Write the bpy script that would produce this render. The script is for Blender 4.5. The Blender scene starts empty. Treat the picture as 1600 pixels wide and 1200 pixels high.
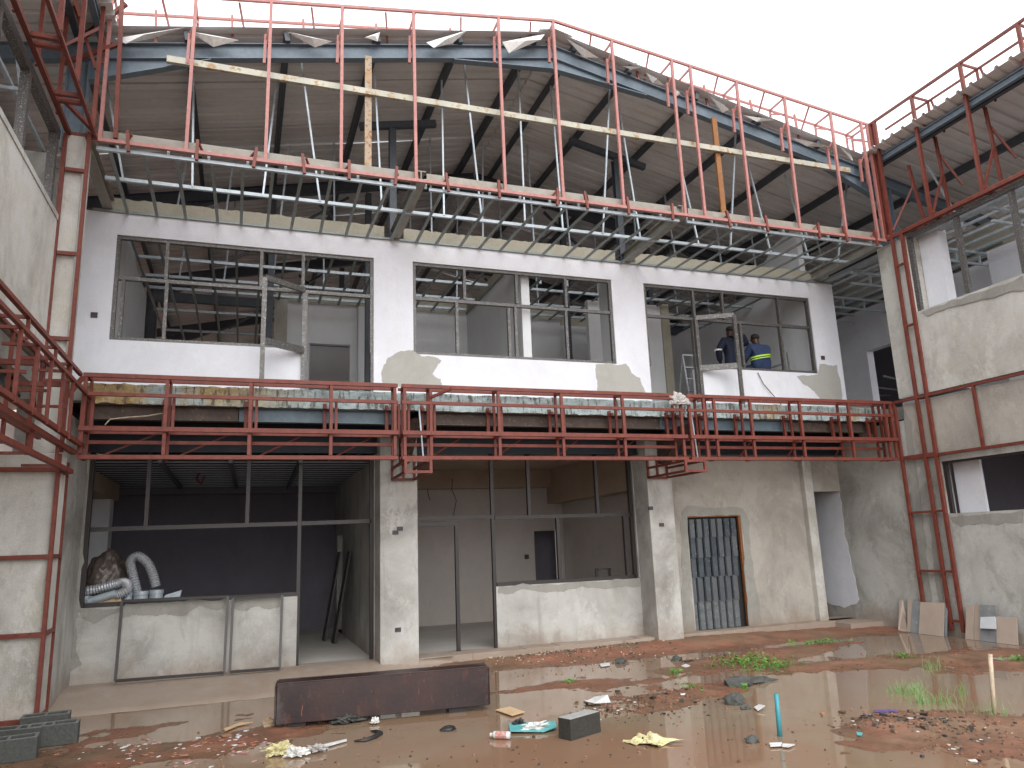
import bpy, math, random
from mathutils import Vector, Matrix, noise as mnoise
random.seed(7)
C = bpy.context.scene
COL = C.collection
PI = math.pi

# ---------------------------------------------------------------- camera, light, exposure
CAM = Vector((0, 0, 1.78))
F = 1166.79
RR = (Vector((0.942, -0.334, -0.037)), Vector((0.036, 0.209, -0.977)), Vector((0.334, 0.919, 0.209)))
_a, _b, _c = 0.348514070, 0.210273671, -0.038005790
_f = Vector((math.sin(_a)*math.cos(_b), math.cos(_a)*math.cos(_b), math.sin(_b)))
_r0 = Vector((math.cos(_a), -math.sin(_a), 0)); _u0 = _r0.cross(_f)
_r = math.cos(_c)*_r0+math.sin(_c)*_u0; _u = -math.sin(_c)*_r0+math.cos(_c)*_u0
cd = bpy.data.cameras.new('camera'); cam = bpy.data.objects.new('camera', cd); COL.objects.link(cam)
mw = Matrix((_r, _u, -_f)).transposed().to_4x4(); mw.translation = CAM
cam.matrix_world = mw
cd.sensor_width = 36; cd.lens = F/1600*36; cd.clip_end = 900; cd.clip_start = 0.05
C.camera = cam
def ray(px, py): return _r*((px-800)/F) - _u*((py-600)/F) + _f
def at(px, py, X=None, Y=None, Z=None):
    d = ray(px, py)
    if X is not None: t = (X-CAM.x)/d.x
    elif Y is not None: t = (Y-CAM.y)/d.y
    else: t = (Z-CAM.z)/d.z
    return CAM+d*t

W = bpy.data.worlds.new('World'); C.world = W; W.use_nodes = True
nt = W.node_tree; nt.nodes.clear()
sky = nt.nodes.new('ShaderNodeTexSky'); sky.sky_type = 'NISHITA'; sky.sun_disc = False
sky.sun_elevation = math.radians(38); sky.sun_rotation = math.radians(188); sky.air_density = 1.0; sky.dust_density = 4.0
hs = nt.nodes.new('ShaderNodeHueSaturation'); hs.inputs['Saturation'].default_value = 0.10
mx = nt.nodes.new('ShaderNodeMix'); mx.data_type = 'RGBA'; mx.inputs['Factor'].default_value = 0.86
mx.inputs['B'].default_value = (12.6, 12.9, 13.4, 1)          # even overcast cloud layer
bg = nt.nodes.new('ShaderNodeBackground'); bg.inputs['Strength'].default_value = 0.125
wo = nt.nodes.new('ShaderNodeOutputWorld')
nt.links.new(sky.outputs[0], hs.inputs['Color']); nt.links.new(hs.outputs[0], mx.inputs['A'])
nt.links.new(mx.outputs['Result'], bg.inputs[0]); nt.links.new(bg.outputs[0], wo.inputs[0])
sd = bpy.data.lights.new('sun', 'SUN'); sd.energy = 1.4; sd.angle = math.radians(60); sd.color = (1, .97, .93)
so = bpy.data.objects.new('sun', sd); COL.objects.link(so); so.rotation_euler = (math.radians(52), 0, math.radians(-8))
C.view_settings.view_transform = 'Standard'; C.view_settings.look = 'None'; C.view_settings.gamma = 1
C.view_settings.use_curve_mapping = False
C.view_settings.exposure = 0.55
C.render.engine = 'CYCLES'
C.cycles.max_bounces = 14; C.cycles.diffuse_bounces = 12

# ---------------------------------------------------------------- materials
def lin(h):
    h = h.lstrip('#'); r = [int(h[i:i+2], 16)/255 for i in (0, 2, 4)]
    return tuple((c/12.92 if c <= .04045 else ((c+.055)/1.055)**2.4) for c in r)+(1,)
class NT:
    def __init__(s, name):
        s.m = bpy.data.materials.new(name); s.m.use_nodes = True; s.t = s.m.node_tree
        s.b = s.t.nodes['Principled BSDF']; s.co = s.t.nodes.new('ShaderNodeNewGeometry').outputs['Position']
    def n(s, typ, **k):
        o = s.t.nodes.new('ShaderNode'+typ)
        for a, v in k.items(): setattr(o, a, v)
        return o
    def l(s, a, b): s.t.links.new(a, b)
    def mapped(s, sc):
        m = s.n('Mapping'); m.inputs['Scale'].default_value = sc; s.l(s.co, m.inputs['Vector']); return m.outputs[0]
    def noise(s, scale, detail=4, rough=.6, sc=(1, 1, 1), dist=0):
        n = s.n('TexNoise'); n.inputs['Scale'].default_value = scale; n.inputs['Detail'].default_value = detail
        n.inputs['Roughness'].default_value = rough; n.inputs['Distortion'].default_value = dist
        s.l(s.mapped(sc), n.inputs['Vector']); return n.outputs['Fac']
    def ramp(s, fac, a, b, lo=0., hi=1.):
        r = s.n('MapRange'); r.inputs['From Min'].default_value = a; r.inputs['From Max'].default_value = b
        r.inputs['To Min'].default_value = lo; r.inputs['To Max'].default_value = hi
        s.l(fac, r.inputs['Value']); return r.outputs[0]
    def mix(s, fac, a, b, mode='MIX'):
        m = s.n('Mix', data_type='RGBA', blend_type=mode)
        if isinstance(fac, (int, float)): m.inputs['Factor'].default_value = fac
        else: s.l(fac, m.inputs['Factor'])
        for v, i in ((a, 'A'), (b, 'B')):
            if isinstance(v, tuple): m.inputs[i].default_value = v
            else: s.l(v, m.inputs[i])
        return m.outputs['Result']
    def mul(s, a, b):
        m = s.n('Math', operation='MULTIPLY')
        for v, i in ((a, 0), (b, 1)):
            if isinstance(v, (int, float)): m.inputs[i].default_value = v
            else: s.l(v, m.inputs[i])
        return m.outputs[0]
    def bump(s, h, st=.3, dist=.01):
        b = s.n('Bump'); b.inputs['Strength'].default_value = st; b.inputs['Distance'].default_value = dist
        s.l(h, b.inputs['Height']); s.l(b.outputs[0], s.b.inputs['Normal']); return b
    def fin(s, col, rough=.8, metal=0., spec=.5):
        if isinstance(col, tuple): s.b.inputs['Base Color'].default_value = col
        else: s.l(col, s.b.inputs['Base Color'])
        if isinstance(rough, (int, float)): s.b.inputs['Roughness'].default_value = rough
        else: s.l(rough, s.b.inputs['Roughness'])
        s.b.inputs['Metallic'].default_value = metal
        s.b.inputs['Specular IOR Level'].default_value = spec
        return s.m

def plaster(name, c, dark, warm=None, streak=.5, splash=True, bumpst=.35, blotch=.5):
    k = NT(name)
    n1 = k.noise(.7, 6, .65, dist=.6); n2 = k.noise(3.2, 6, .7, dist=.4)
    col = k.mix(k.mul(k.ramp(n1, .42, .72), blotch), c, dark)
    col = k.mix(k.mul(k.ramp(n2, .5, .75), .45*blotch+.1), col, warm or dark)
    n3 = k.noise(2.3, 9, .8, (1, 1, .55), dist=.25)
    col = k.mix(k.mul(k.ramp(n3, .53, .60), .38*blotch), col, dark)
    col = k.mix(k.mul(k.ramp(k.noise(1.6, 9, .8, (1, 1, .6), dist=.2), .46, .40), .35*blotch), col, tuple(min(.9, v*1.28) for v in c[:3])+(1,))
    cr = k.n('TexNoise'); cr.noise_type = 'RIDGED_MULTIFRACTAL'; cr.inputs['Scale'].default_value = 1.7; cr.inputs['Detail'].default_value = 5
    k.l(k.mapped((1, 1, .8)), cr.inputs['Vector'])
    col = k.mix(k.mul(k.ramp(cr.outputs['Fac'], 2.1, 2.5), .25*blotch), col, dark)
    st = k.noise(5, 4, .6, (1, 1, .07)); stm = k.mul(k.ramp(st, .55, .8), k.ramp(k.noise(.9, 3), .4, .65))
    col = k.mix(k.mul(stm, streak), col, dark)
    sp = k.noise(28, 3, .7)
    col = k.mix(k.mul(k.ramp(sp, .64, .74), .45), col, tuple(v*.45 for v in dark[:3])+(1,))
    wp = k.noise(60, 2, .6); col = k.mix(k.mul(k.ramp(wp, .35, .30), .35), col, tuple(min(1, v*1.5) for v in c[:3])+(1,))
    if splash:
        sx = k.n('SeparateXYZ'); k.l(k.co, sx.inputs[0])
        a = k.n('Math', operation='MULTIPLY_ADD'); k.l(k.noise(2.4, 5, .7), a.inputs[0]); a.inputs[1].default_value = -.9; k.l(sx.outputs['Z'], a.inputs[2])
        col = k.mix(k.mul(k.ramp(a.outputs[0], .0, -.34), .5), col, lin('#8a7360'))
    k.bump(k.mix(.45, k.noise(7, 9, .8), k.noise(45, 3, .7)), min(1., bumpst*1.6), .018)
    return k.fin(col, .92, spec=.25)

M = {}
M['plaster'] = plaster('grey_plaster', lin('#b7b6b1'), lin('#827f79'), lin('#a19c92'), blotch=1., streak=.9)
M['plaster_pale'] = plaster('pale_plaster', lin('#c0beb8'), lin('#928e84'), lin('#aea692'), streak=1., blotch=1.)  # paler tone of the grey wall plaster
M['plaster_warm'] = plaster('buff_plaster', lin('#aca79e'), lin('#868078'), lin('#9b9384'), blotch=1.)
M['cement'] = plaster('fresh_cement', lin('#98968f'), lin('#7b7973'), streak=.4, blotch=.9)
M['cement_up'] = plaster('skim_cement', lin('#aaa8a2'), lin('#94918a'), streak=.1, splash=False, blotch=.4)
M['raw'] = plaster('raw_render', lin('#aaa596'), lin('#8a8474'), lin('#9b9278'), streak=.2, splash=False, bumpst=.8)
M['white'] = plaster('white_skim', lin('#dcdde3'), lin('#c4c4c8'), lin('#cdc9c2'), streak=.3, splash=False, bumpst=.2, blotch=.5)
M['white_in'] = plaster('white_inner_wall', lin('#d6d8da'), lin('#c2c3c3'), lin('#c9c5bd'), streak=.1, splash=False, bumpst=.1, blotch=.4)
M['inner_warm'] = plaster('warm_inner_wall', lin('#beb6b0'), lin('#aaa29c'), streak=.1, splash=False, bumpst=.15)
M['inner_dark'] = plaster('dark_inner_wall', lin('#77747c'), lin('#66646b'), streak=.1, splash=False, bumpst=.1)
M['brown_board'] = plaster('brown_board', lin('#a89888'), lin('#93806f'), streak=.0, splash=False, bumpst=.1)
M['floor'] = plaster('screed', lin('#bcb8b2'), lin('#a19c96'), lin('#a79e92'), splash=False)
M['apron'] = plaster('wet_concrete', lin('#aca298'), lin('#85796d'), lin('#9a8672'), splash=True, bumpst=.7)

def paint(name, c, c2, rough=.5, metal=0., chip=None, scale=14, chipamt=.62, bumpst=.12, spec=.5):
    k = NT(name)
    col = k.mix(k.ramp(k.noise(scale, 5, .65), .35, .7), c, c2)
    col = k.mix(k.mul(k.ramp(k.noise(1.3, 3), .4, .7), .4), col, tuple(v*.75 for v in c[:3])+(1,))
    if chip: col = k.mix(k.ramp(k.noise(scale*2.2, 6, .75), chipamt, chipamt+.07), col, chip)
    k.bump(k.noise(scale*3, 4, .7), bumpst, .004)
    return k.fin(col, rough, metal, spec)
M['red'] = paint('red_oxide_paint', lin('#78392d'), lin('#5c281c'), .6, chip=lin('#3c1c14'), chipamt=.585, scale=9)
M['red_bloom'] = paint('red_oxide_sky_bloom', lin('#b07b75'), lin('#9c625b'), .55, chip=lin('#7b4a42'), chipamt=.66)  # red oxide lightened in colour to carry the sky glow around the bars
M['galv'] = paint('galvanised_channel', lin('#b4bec4'), lin('#9aa4aa'), .4, .25)
M['galv_dull'] = paint('dull_zinc', lin('#8b9492'), lin('#767d7b'), .5, .2)
M['steel'] = paint('grey_primer_steel', lin('#6b7a86'), lin('#5c6973'), .5, chip=lin('#42484d'), chipamt=.68)
M['steel_dark'] = paint('dark_steel', lin('#4a5058'), lin('#3c4148'), .5, .1)
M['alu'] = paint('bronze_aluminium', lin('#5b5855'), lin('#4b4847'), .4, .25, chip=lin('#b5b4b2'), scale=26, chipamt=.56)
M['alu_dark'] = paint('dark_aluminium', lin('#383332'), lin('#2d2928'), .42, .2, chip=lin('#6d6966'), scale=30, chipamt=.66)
def m_rust():
    k = NT('rusted_plate')
    col = k.mix(k.ramp(k.noise(2.2, 6, .7), .35, .65), lin('#3b2722'), lin('#261c1e'))
    col = k.mix(k.mul(k.ramp(k.noise(5, 6, .75, (1, 1, .35)), .55, .68), .7), col, lin('#5f3427'))
    col = k.mix(k.mul(k.ramp(k.noise(1.6, 5, .7, (1, 1, .6)), .58, .66), .55), col, lin('#565152'))
    col = k.mix(k.mul(k.ramp(k.noise(24, 4, .8, (1, 1, .15)), .62, .7), .6), col, lin('#94583b'))
    k.bump(k.noise(18, 6, .75), .4, .006)
    return k.fin(col, .4, .15)
M['rust'] = m_rust()
M['rustpost'] = paint('rust_and_cream_paint', lin('#9b9384'), lin('#a57c48'), .6, chip=lin('#7a4a22'), scale=7, chipamt=.52)
M['rustpost2'] = paint('orange_rust', lin('#8e6132'), lin('#7a4a24'), .65, chip=lin('#a79a78'), scale=9, chipamt=.62)
M['cream'] = paint('cream_paint_rust', lin('#b3b0a0'), lin('#9b9c90'), .5, chip=lin('#94703f'), scale=3.2, chipamt=.53)
M['channel'] = paint('weathered_channel', lin('#96928a'), lin('#837d70'), .6, .1, chip=lin('#7d5a40'), scale=6, chipamt=.62)
M['pink'] = paint('orange_red_primer', lin('#b3714b'), lin('#a8603f'), .55)
M['foil'] = paint('torn_white_foil', lin('#e6e6e3'), lin('#c9c9c6'), .5, .0, scale=20)
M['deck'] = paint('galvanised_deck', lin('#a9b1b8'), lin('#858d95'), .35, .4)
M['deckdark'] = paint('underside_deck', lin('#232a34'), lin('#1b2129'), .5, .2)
M['rustbeam'] = paint('rusted_beam', lin('#43342f'), lin('#574a40'), .7, chip=lin('#95897a'), scale=9, chipamt=.6)
M['bluebeam'] = paint('blue_grey_beam', lin('#5f7079'), lin('#4c5b65'), .5, chip=lin('#8b8f88'), scale=9, chipamt=.64)
M['block'] = paint('wet_block', lin('#50514d'), lin('#3e403d'), .75, chip=lin('#292a28'), scale=30, chipamt=.56, bumpst=1.0)
M['block_lit_rim'] = paint('block_lit_rim', lin('#737470'), lin('#5c5d59'), .85, chip=lin('#3c3d3a'), scale=30, chipamt=.6, bumpst=1.0)
M['block_solid'] = paint('dark_block', lin('#37352f'), lin('#282723'), .7, chip=lin('#5a5954'), scale=30, chipamt=.6, bumpst=1.0)
M['block_top'] = paint('pale_block', lin('#a3a39f'), lin('#8a8a86'), .9, chip=lin('#4a4a47'), scale=40, chipamt=.6, bumpst=1.0)
M['wood'] = paint('door_post_wood', lin('#8d5a33'), lin('#6f4223'), .6, scale=8)
M['teal'] = paint('teal_pipe', lin('#3f8f9a'), lin('#37808c'), .35, scale=5)
M['tealsheet'] = paint('teal_sheet', lin('#69b7b7'), lin('#4a9a9c'), .4, scale=12)
M['stick'] = paint('pale_stick', lin('#c8b8a2'), lin('#a48f76'), .7, scale=16)
M['paper'] = paint('white_litter', lin('#d8d8d6'), lin('#b4b2ae'), .6, scale=20)
M['film'] = paint('dusty_clear_film', lin('#b3aeaa'), lin('#8f8a86'), .3, scale=12)
M['yellow'] = paint('yellow_plastic', lin('#cdc6a0'), lin('#b0a263'), .4, scale=10)
M['black'] = paint('black_rubber', lin('#2b2a2a'), lin('#1e1d1d'), .5, scale=12)
M['card'] = paint('tan_board', lin('#c8ab84'), lin('#b09470'), .8, scale=10)
M['redlabel'] = paint('red_label', lin('#a8584c'), lin('#c9c2bc'), .4, scale=40)
M['brickchip'] = paint('brick_chip', lin('#a1765f'), lin('#8a5f4a'), .9, scale=30)
M['mudchip'] = paint('mud_crumb', lin('#6b5443'), lin('#54402f'), .9, scale=30)
M['purple'] = paint('purple_strip', lin('#6b5a9a'), lin('#564880'), .4)
M['ladder'] = paint('ladder_aluminium', lin('#b9bcbf'), lin('#9b9ea1'), .35, .6)
M['wrap'] = paint('brown_wrapped_roll', lin('#695e57'), lin('#4e4540'), .35, .1, chip=lin('#a5a4a2'), scale=9, chipamt=.66, bumpst=.6)
M['duct'] = paint('flexible_foil', lin('#c3c5c8'), lin('#8f9296'), .32, .35, scale=40, bumpst=.8)
M['skin'] = paint('dark_skin', lin('#4a3128'), lin('#3d2821'), .5)
M['navy'] = paint('navy_cloth', lin('#2a3a5c'), lin('#1f2c48'), .85, scale=12, bumpst=.5)
M['navy_dark'] = paint('dark_navy_cloth', lin('#1a2238'), lin('#12182a'), .85, scale=12)
M['hivis'] = paint('lime_reflective_band', lin('#b7e03a'), lin('#a6d030'), .5)
M['hair'] = paint('short_black_hair', lin('#241c18'), lin('#191310'), .8, scale=60, bumpst=1)
M['leaf'] = paint('weed_leaf', lin('#6d9c45'), lin('#4d7c30'), .5, scale=30)
M['grass'] = paint('grass_blade', lin('#6f8f52'), lin('#55793c'), .55, scale=30)
M['switch'] = paint('wall_box', lin('#4a3f45'), lin('#2a2528'), .6)
M['tile_pink'] = paint('beige_tile', lin('#b3a395'), lin('#a8968a'), .25, scale=3)
M['tile_grey'] = paint('grey_tile', lin('#8e9092'), lin('#6d6f72'), .25, scale=4, chip=lin('#b7b7b4'), chipamt=.6)
M['tile_white'] = paint('white_tile_face', lin('#c7cacd'), lin('#b9bcbf'), .25, scale=3)
M['web_pan_shade'] = paint('dark_web_and_pan_shade', lin('#1c1f26'), lin('#14171c'), .8)  # colour of the hanging webs and of the shaded deck pan

def m_door():
    k = NT('door_sheet')
    col = k.mix(k.ramp(k.noise(5, 6, .7), .4, .65), lin('#39414a'), lin('#4c545b'))
    oi = k.n('ObjectInfo'); col = k.mix(k.mul(oi.outputs['Random'], .6), col, lin('#6f7274'))
    col = k.mix(k.ramp(k.noise(22, 6, .85), .60, .66), col, lin('#a9aeb0'))
    k.bump(k.noise(40, 4, .7), .2, .004)
    return k.fin(col, .5, .25)
M['door'] = m_door()
M['door_pale'] = paint('pale_door_sheet', lin('#6d7173'), lin('#54595c'), .7, .1, chip=lin('#8f9293'), scale=12, chipamt=.58)
def m_roof():
    k = NT('roof_sheet_underside')
    oi = k.n('ObjectInfo')
    col = k.mix(oi.outputs['Random'], lin('#e6e5e5'), lin('#cbcac9'))
    col = k.mix(k.mul(k.ramp(k.noise(2.0, 6, .7, (.35, 1, 1)), .4, .7), .5), col, lin('#b5b2b0'))
    col = k.mix(k.mul(k.ramp(k.noise(14, 5, .7), .55, .75), .3), col, lin('#979492'))
    k.bump(k.noise(22, 4, .7), .25, .01)
    return k.fin(col, .7, 0.0, .3)
M['roof'] = m_roof()
def m_fascia():
    k = NT('peeling_slab_edge')
    sx = k.n('SeparateXYZ'); k.l(k.co, sx.inputs[0])
    yel = k.mul(k.ramp(k.noise(.55, 3, .6), .5, .56), 1.0)
    left = k.ramp(sx.outputs['X'], .9, -.3)
    right = k.ramp(sx.outputs['X'], 8.3, 8.9)
    a = k.n('Math', operation='ADD'); k.l(left, a.inputs[0]); k.l(right, a.inputs[1]); a.use_clamp = True
    col = k.mix(k.ramp(k.noise(6, 5, .7), .35, .7), lin('#b4c3c4'), lin('#9dabaa'))
    col = k.mix(k.mul(yel, a.outputs[0]), col, k.mix(k.ramp(k.noise(7, 5, .7), .4, .65), lin('#b29f76'), lin('#9a7f50')))
    st = k.noise(16, 5, .7, (1, 1, .22)); col = k.mix(k.mul(k.ramp(st, .52, .60), .85), col, lin('#565048'))
    col = k.mix(k.mul(k.ramp(k.noise(30, 4, .8), .60, .68), .6), col, lin('#e2e2dc'))
    k.bump(k.noise(14, 8, .8), .9, .03)
    return k.fin(col, .8)
M['fascia'] = m_fascia()
def m_ground():
    k = NT('red_mud')
    sx = k.n('SeparateXYZ'); k.l(k.co, sx.inputs[0])
    col = k.mix(k.ramp(k.noise(.55, 5, .65, dist=.5), .38, .62), lin('#896d55'), lin('#965c48'))
    col = k.mix(k.ramp(k.noise(2.4, 7, .75), .42, .66), col, lin('#6b533f'))
    col = k.mix(k.mul(k.ramp(k.noise(1.1, 5, .7), .56, .66), .5), col, lin('#6b6650'))
    col = k.mix(k.mul(k.ramp(k.noise(26, 6, .8), .58, .7), .6), col, lin('#59463a'))
    col = k.mix(k.mul(k.ramp(k.noise(46, 4, .8), .66, .72), .7), col, lin('#b09c86'))
    wet = k.ramp(sx.outputs['Z'], .002, .045)
    col = k.mix(wet, k.mix(1.0, col, (.74, .72, .70, 1), 'MULTIPLY'), col)
    rough = k.ramp(sx.outputs['Z'], .0, .04, .22, .8)
    k.bump(k.mix(.4, k.noise(10, 8, .75), k.noise(60, 4, .8)), .8, .03)
    return k.fin(col, rough)
M['ground'] = m_ground()
def m_water():
    k = NT('muddy_water')
    sx = k.n('SeparateXYZ'); k.l(k.co, sx.inputs[0])
    col = k.mix(k.ramp(k.noise(.5, 4, .6, dist=.8), .35, .65), lin('#86745f'), lin('#876853'))
    col = k.mix(k.mul(k.ramp(sx.outputs['X'], 6.5, 11), .4), col, lin('#756a5e'))
    col = k.mix(k.mul(k.ramp(k.noise(3.5, 6, .7), .5, .72), .4), col, lin('#766453'))
    # thin silt skins break the mirror here and there
    rough = k.ramp(k.noise(1.3, 6, .7, dist=.6), .5, .72, .025, .16)
    k.bump(k.noise(5, 3, .5), .05, .01)
    m = k.fin(col, rough, 0, .75); k.b.inputs['IOR'].default_value = 1.42
    return m
M['water'] = m_water()

# ---------------------------------------------------------------- mesh helpers
class B:
    """collects shapes for one mesh object, in world coordinates"""
    def __init__(s): s.v = []; s.f = []
    def add(s, vs, fs):
        o = len(s.v); s.v += [Vector(v) for v in vs]; s.f += [tuple(o+i for i in f) for f in fs]; return s
    def box(s, x0, x1, y0, y1, z0, z1):
        vs = [(x, y, z) for z in (z0, z1) for y in (y0, y1) for x in (x0, x1)]
        return s.add(vs, [(0, 2, 3, 1), (4, 5, 7, 6), (0, 1, 5, 4), (2, 6, 7, 3), (0, 4, 6, 2), (1, 3, 7, 5)])
    def bar(s, p, q, w, h=None, up=(0, 0, 1)):
        p = Vector(p); q = Vector(q); h = h or w; d = (q-p).normalized(); u = Vector(up)
        if abs(d.dot(u)) > .95: u = Vector((0, 1, 0))
        a = d.cross(u).normalized()*w/2; b = a.cross(d).normalized()*h/2
        vs = [p-a-b, p+a-b, p+a+b, p-a+b, q-a-b, q+a-b, q+a+b, q-a+b]
        return s.add(vs, [(0, 3, 2, 1), (4, 5, 6, 7), (0, 1, 5, 4), (1, 2, 6, 5), (2, 3, 7, 6), (3, 0, 4, 7)])
    def ibeam(s, p, q, w, h, t=.014, up=(0, 0, 1)):
        p = Vector(p); q = Vector(q); d = (q-p).normalized(); u = Vector(up)
        if abs(d.dot(u)) > .95: u = Vector((0, 1, 0))
        a = d.cross(u).normalized(); b = a.cross(d).normalized()
        s.bar(p+b*(h/2-t/2), q+b*(h/2-t/2), w, t, up); s.bar(p-b*(h/2-t/2), q-b*(h/2-t/2), w, t, up)
        return s.bar(p, q, t, h-2*t, up)
    def tube(s, pts, rad, n=8, cap=True):
        pts = [Vector(p) for p in pts]; L = len(pts)
        rad = rad if isinstance(rad, (list, tuple)) else [rad]*L
        vs = []; ref = None
        for i, p in enumerate(pts):
            d = (pts[min(i+1, L-1)]-pts[max(i-1, 0)]).normalized()
            if ref is None:
                ref = d.cross(Vector((0, 0, 1)) if abs(d.z) < .9 else Vector((1, 0, 0))).normalized()
            ref = (ref-d*ref.dot(d)).normalized(); b = d.cross(ref)
            for k in range(n):
                a = 2*PI*k/n; vs.append(p+(ref*math.cos(a)+b*math.sin(a))*rad[i])
        fs = [(i*n+k, i*n+(k+1) % n, (i+1)*n+(k+1) % n, (i+1)*n+k) for i in range(L-1) for k in range(n)]
        if cap: fs += [tuple(range(n-1, -1, -1)), tuple((L-1)*n+k for k in range(n))]
        return s.add(vs, fs)
    def poly(s, pts, ext):
        """closed outline extruded by the vector ext"""
        n = len(pts); pts = [Vector(p) for p in pts]; e = Vector(ext)
        vs = pts+[p+e for p in pts]
        return s.add(vs, [tuple(range(n)), tuple(range(2*n-1, n-1, -1))]+[(i, (i+n), (i+1) % n+n, (i+1) % n) for i in range(n)])
BASE = {}
def obj(name, b, mat, parent=None, smooth=False, bevel=0, kind=None):
    off = BASE.get(parent, Vector((0, 0, 0))) if parent else Vector((0, 0, 0))
    me = bpy.data.meshes.new(name)
    me.from_pydata([tuple(v-off) for v in b.v], [], b.f)
    me.validate(); me.update()
    import bmesh
    bm = bmesh.new(); bm.from_mesh(me); bmesh.ops.recalc_face_normals(bm, faces=bm.faces[:]); bm.to_mesh(me); bm.free()
    me.materials.append(M[mat] if isinstance(mat, str) else mat)
    if smooth: me.shade_smooth()
    o = bpy.data.objects.new(name, me); COL.objects.link(o)
    if parent: o.parent = parent; BASE[o] = off
    else: BASE[o] = Vector((0, 0, 0))
    if bevel:
        md = o.modifiers.new('bevel', 'BEVEL'); md.width = bevel; md.segments = 2; md.limit_method = 'ANGLE'
    if kind: o['kind'] = kind
    return o
def centre(o):
    """move a single-mesh thing's origin to the middle of its base"""
    vs = o.data.vertices; n = len(vs)
    c = Vector((sum(v.co.x for v in vs)/n, sum(v.co.y for v in vs)/n, min(v.co.z for v in vs)))
    for v in vs: v.co -= c
    o.location = c; return o
def thing(name, label, cat, loc=(0, 0, 0), group=None):
    o = bpy.data.objects.new(name, None); COL.objects.link(o); o.location = loc; o.empty_display_size = .2
    BASE[o] = Vector(loc); o['label'] = label; o['category'] = cat
    if group: o['group'] = group
    return o
def tag(o, label, cat, group=None):
    o['label'] = label; o['category'] = cat
    if group: o['group'] = group
    return o
def struct(name, b, mat, smooth=False):
    o = obj(name, b, mat, smooth=smooth); o['kind'] = 'structure'; return o
def wall_boxes(b, axis, c0, c1, u0, u1, z0, z1, holes):
    """wall slab; axis 'Y' (runs along X between Y=c0..c1) or 'X' (runs along Y)"""
    us = sorted({u0, u1, *[h[0] for h in holes if u0 < h[0] < u1], *[h[1] for h in holes if u0 < h[1] < u1]})
    for a, d in zip(us, us[1:]):
        m = (a+d)/2; zz = z0
        for h in sorted([h for h in holes if h[0] < m < h[1]], key=lambda h: h[2]):
            if h[2] > zz: (b.box(a, d, c0, c1, zz, h[2]) if axis == 'Y' else b.box(c0, c1, a, d, zz, h[2]))
            zz = max(zz, h[3])
        if zz < z1: (b.box(a, d, c0, c1, zz, z1) if axis == 'Y' else b.box(c0, c1, a, d, zz, z1))
    return b
def ragged(px, plane, jit=.012, sub=7, seed=1):
    sub *= 2
    """irregular closed outline through the given points, in the plane"""
    r = random.Random(seed); P = [at(x, y, **plane) for x, y in px]; out = []
    for i, p in enumerate(P):
        q = P[(i+1) % len(P)]
        for k in range(sub):
            t = k/sub; v = p.lerp(q, t); j = Vector((r.uniform(-1, 1), r.uniform(-1, 1), r.uniform(-1, 1)))*jit*.6+mnoise.noise_vector(v*5+Vector((seed, 0, 0)))*jit*3.5
            if 'Y' in plane: j.y = 0
            if 'X' in plane: j.x = 0
            out.append(v+j)
    return out

# ---------------------------------------------------------------- ground and water
mounds = []
def mound(px, py, rx, ry, h, rot=0.):
    p = at(px, py, Z=0); mounds.append((p.x, p.y, rx, ry, h, math.cos(rot), math.sin(rot)))
mound(1100, 1085, 1.0, .42, .055); mound(1000, 1068, .8, .2, .03); mound(890, 1070, .9, .22, .045); mound(1180, 1030, 1.6, .42, .055)
mound(1330, 1035, 1.8, .35, .05); mound(1480, 1030, 1.5, .3, .055); mound(1570, 1040, 1.2, .3, .05)
mound(1380, 1125, .8, .28, .045); mound(1480, 1135, .9, .32, .06); mound(1580, 1150, .9, .4, .05)
mound(300, 1165, 1.3, .38, .04); mound(200, 1195, 1.0, .3, .03); mound(250, 1135, .7, .18, .015); mound(1030, 1110, .5, .2, .04); mound(820, 1135, .7, .16, .025)
mound(1000, 1015, 1.6, .4, .05); mound(1130, 1003, 1.8, .5, .06); mound(880, 1030, 1.2, .4, .04); mound(1260, 1012, 1.4, .3, .045)
mound(60, 1150, .9, .5, .02)
basins = []
def basin(px, py, rx, ry, h):
    p = at(px, py, Z=0); basins.append((p.x, p.y, rx, ry, h))
basin(930, 1045, .8, .25, .03); basin(1480, 1000, 1.8, .45, .06); basin(1280, 1080, 1.7, .45, .05); basin(1540, 1080, 1.2, .4, .05)
basin(270, 1110, 1.9, .45, .05); basin(700, 1170, 2.2, .7, .03); basin(1000, 1180, 1.6, .5, .03); basin(1180, 1140, .8, .35, .04); basin(1080, 1062, .9, .15, .03)
def gh(x, y):
    h = -.012 + .016*mnoise.fractal(Vector((x*.9, y*1.4, .3)), 1., 2., 4) + .013*mnoise.fractal(Vector((x*4, y*4, 2.3)), .7, 2., 5)+.004*mnoise.noise(Vector((x*17, y*17, 1)))
    for (mx_, my_, rx, ry, a, c, s_) in mounds:
        d = ((x-mx_)/rx)**2+((y-my_)/ry)**2
        if d < 6: h += a*math.exp(-d)*.8
    for (mx_, my_, rx, ry, a) in basins:
        d = ((x-mx_)/rx)**2+((y-my_)/ry)**2
        if d < 6: h -= a*math.exp(-d)
    if y > 10.4:
        f = min(1, (y-10.4)/1.0)
        if x > 2.2: h += .05*f*f*(3-2*f)
    if y > 11.9 or x > 11.4 or x < -2.4: h = min(h, .02) if y < 11.9 else -.03
    return h
def frange(a, b, n): return [a+(b-a)*i/n for i in range(n+1)]
xs = [-400, -120, -40, -15, -8, -5]+frange(-3.2, 12.2, 400)+[15, 20, 40, 120, 400]
ys = [-400, -120, -40, -15, -6, -2, 0, 2]+frange(3.2, 6, 70)+frange(6.03, 12.2, 190)[0:]+[14, 18, 40, 120, 400]
vs = []; fs = []
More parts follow.
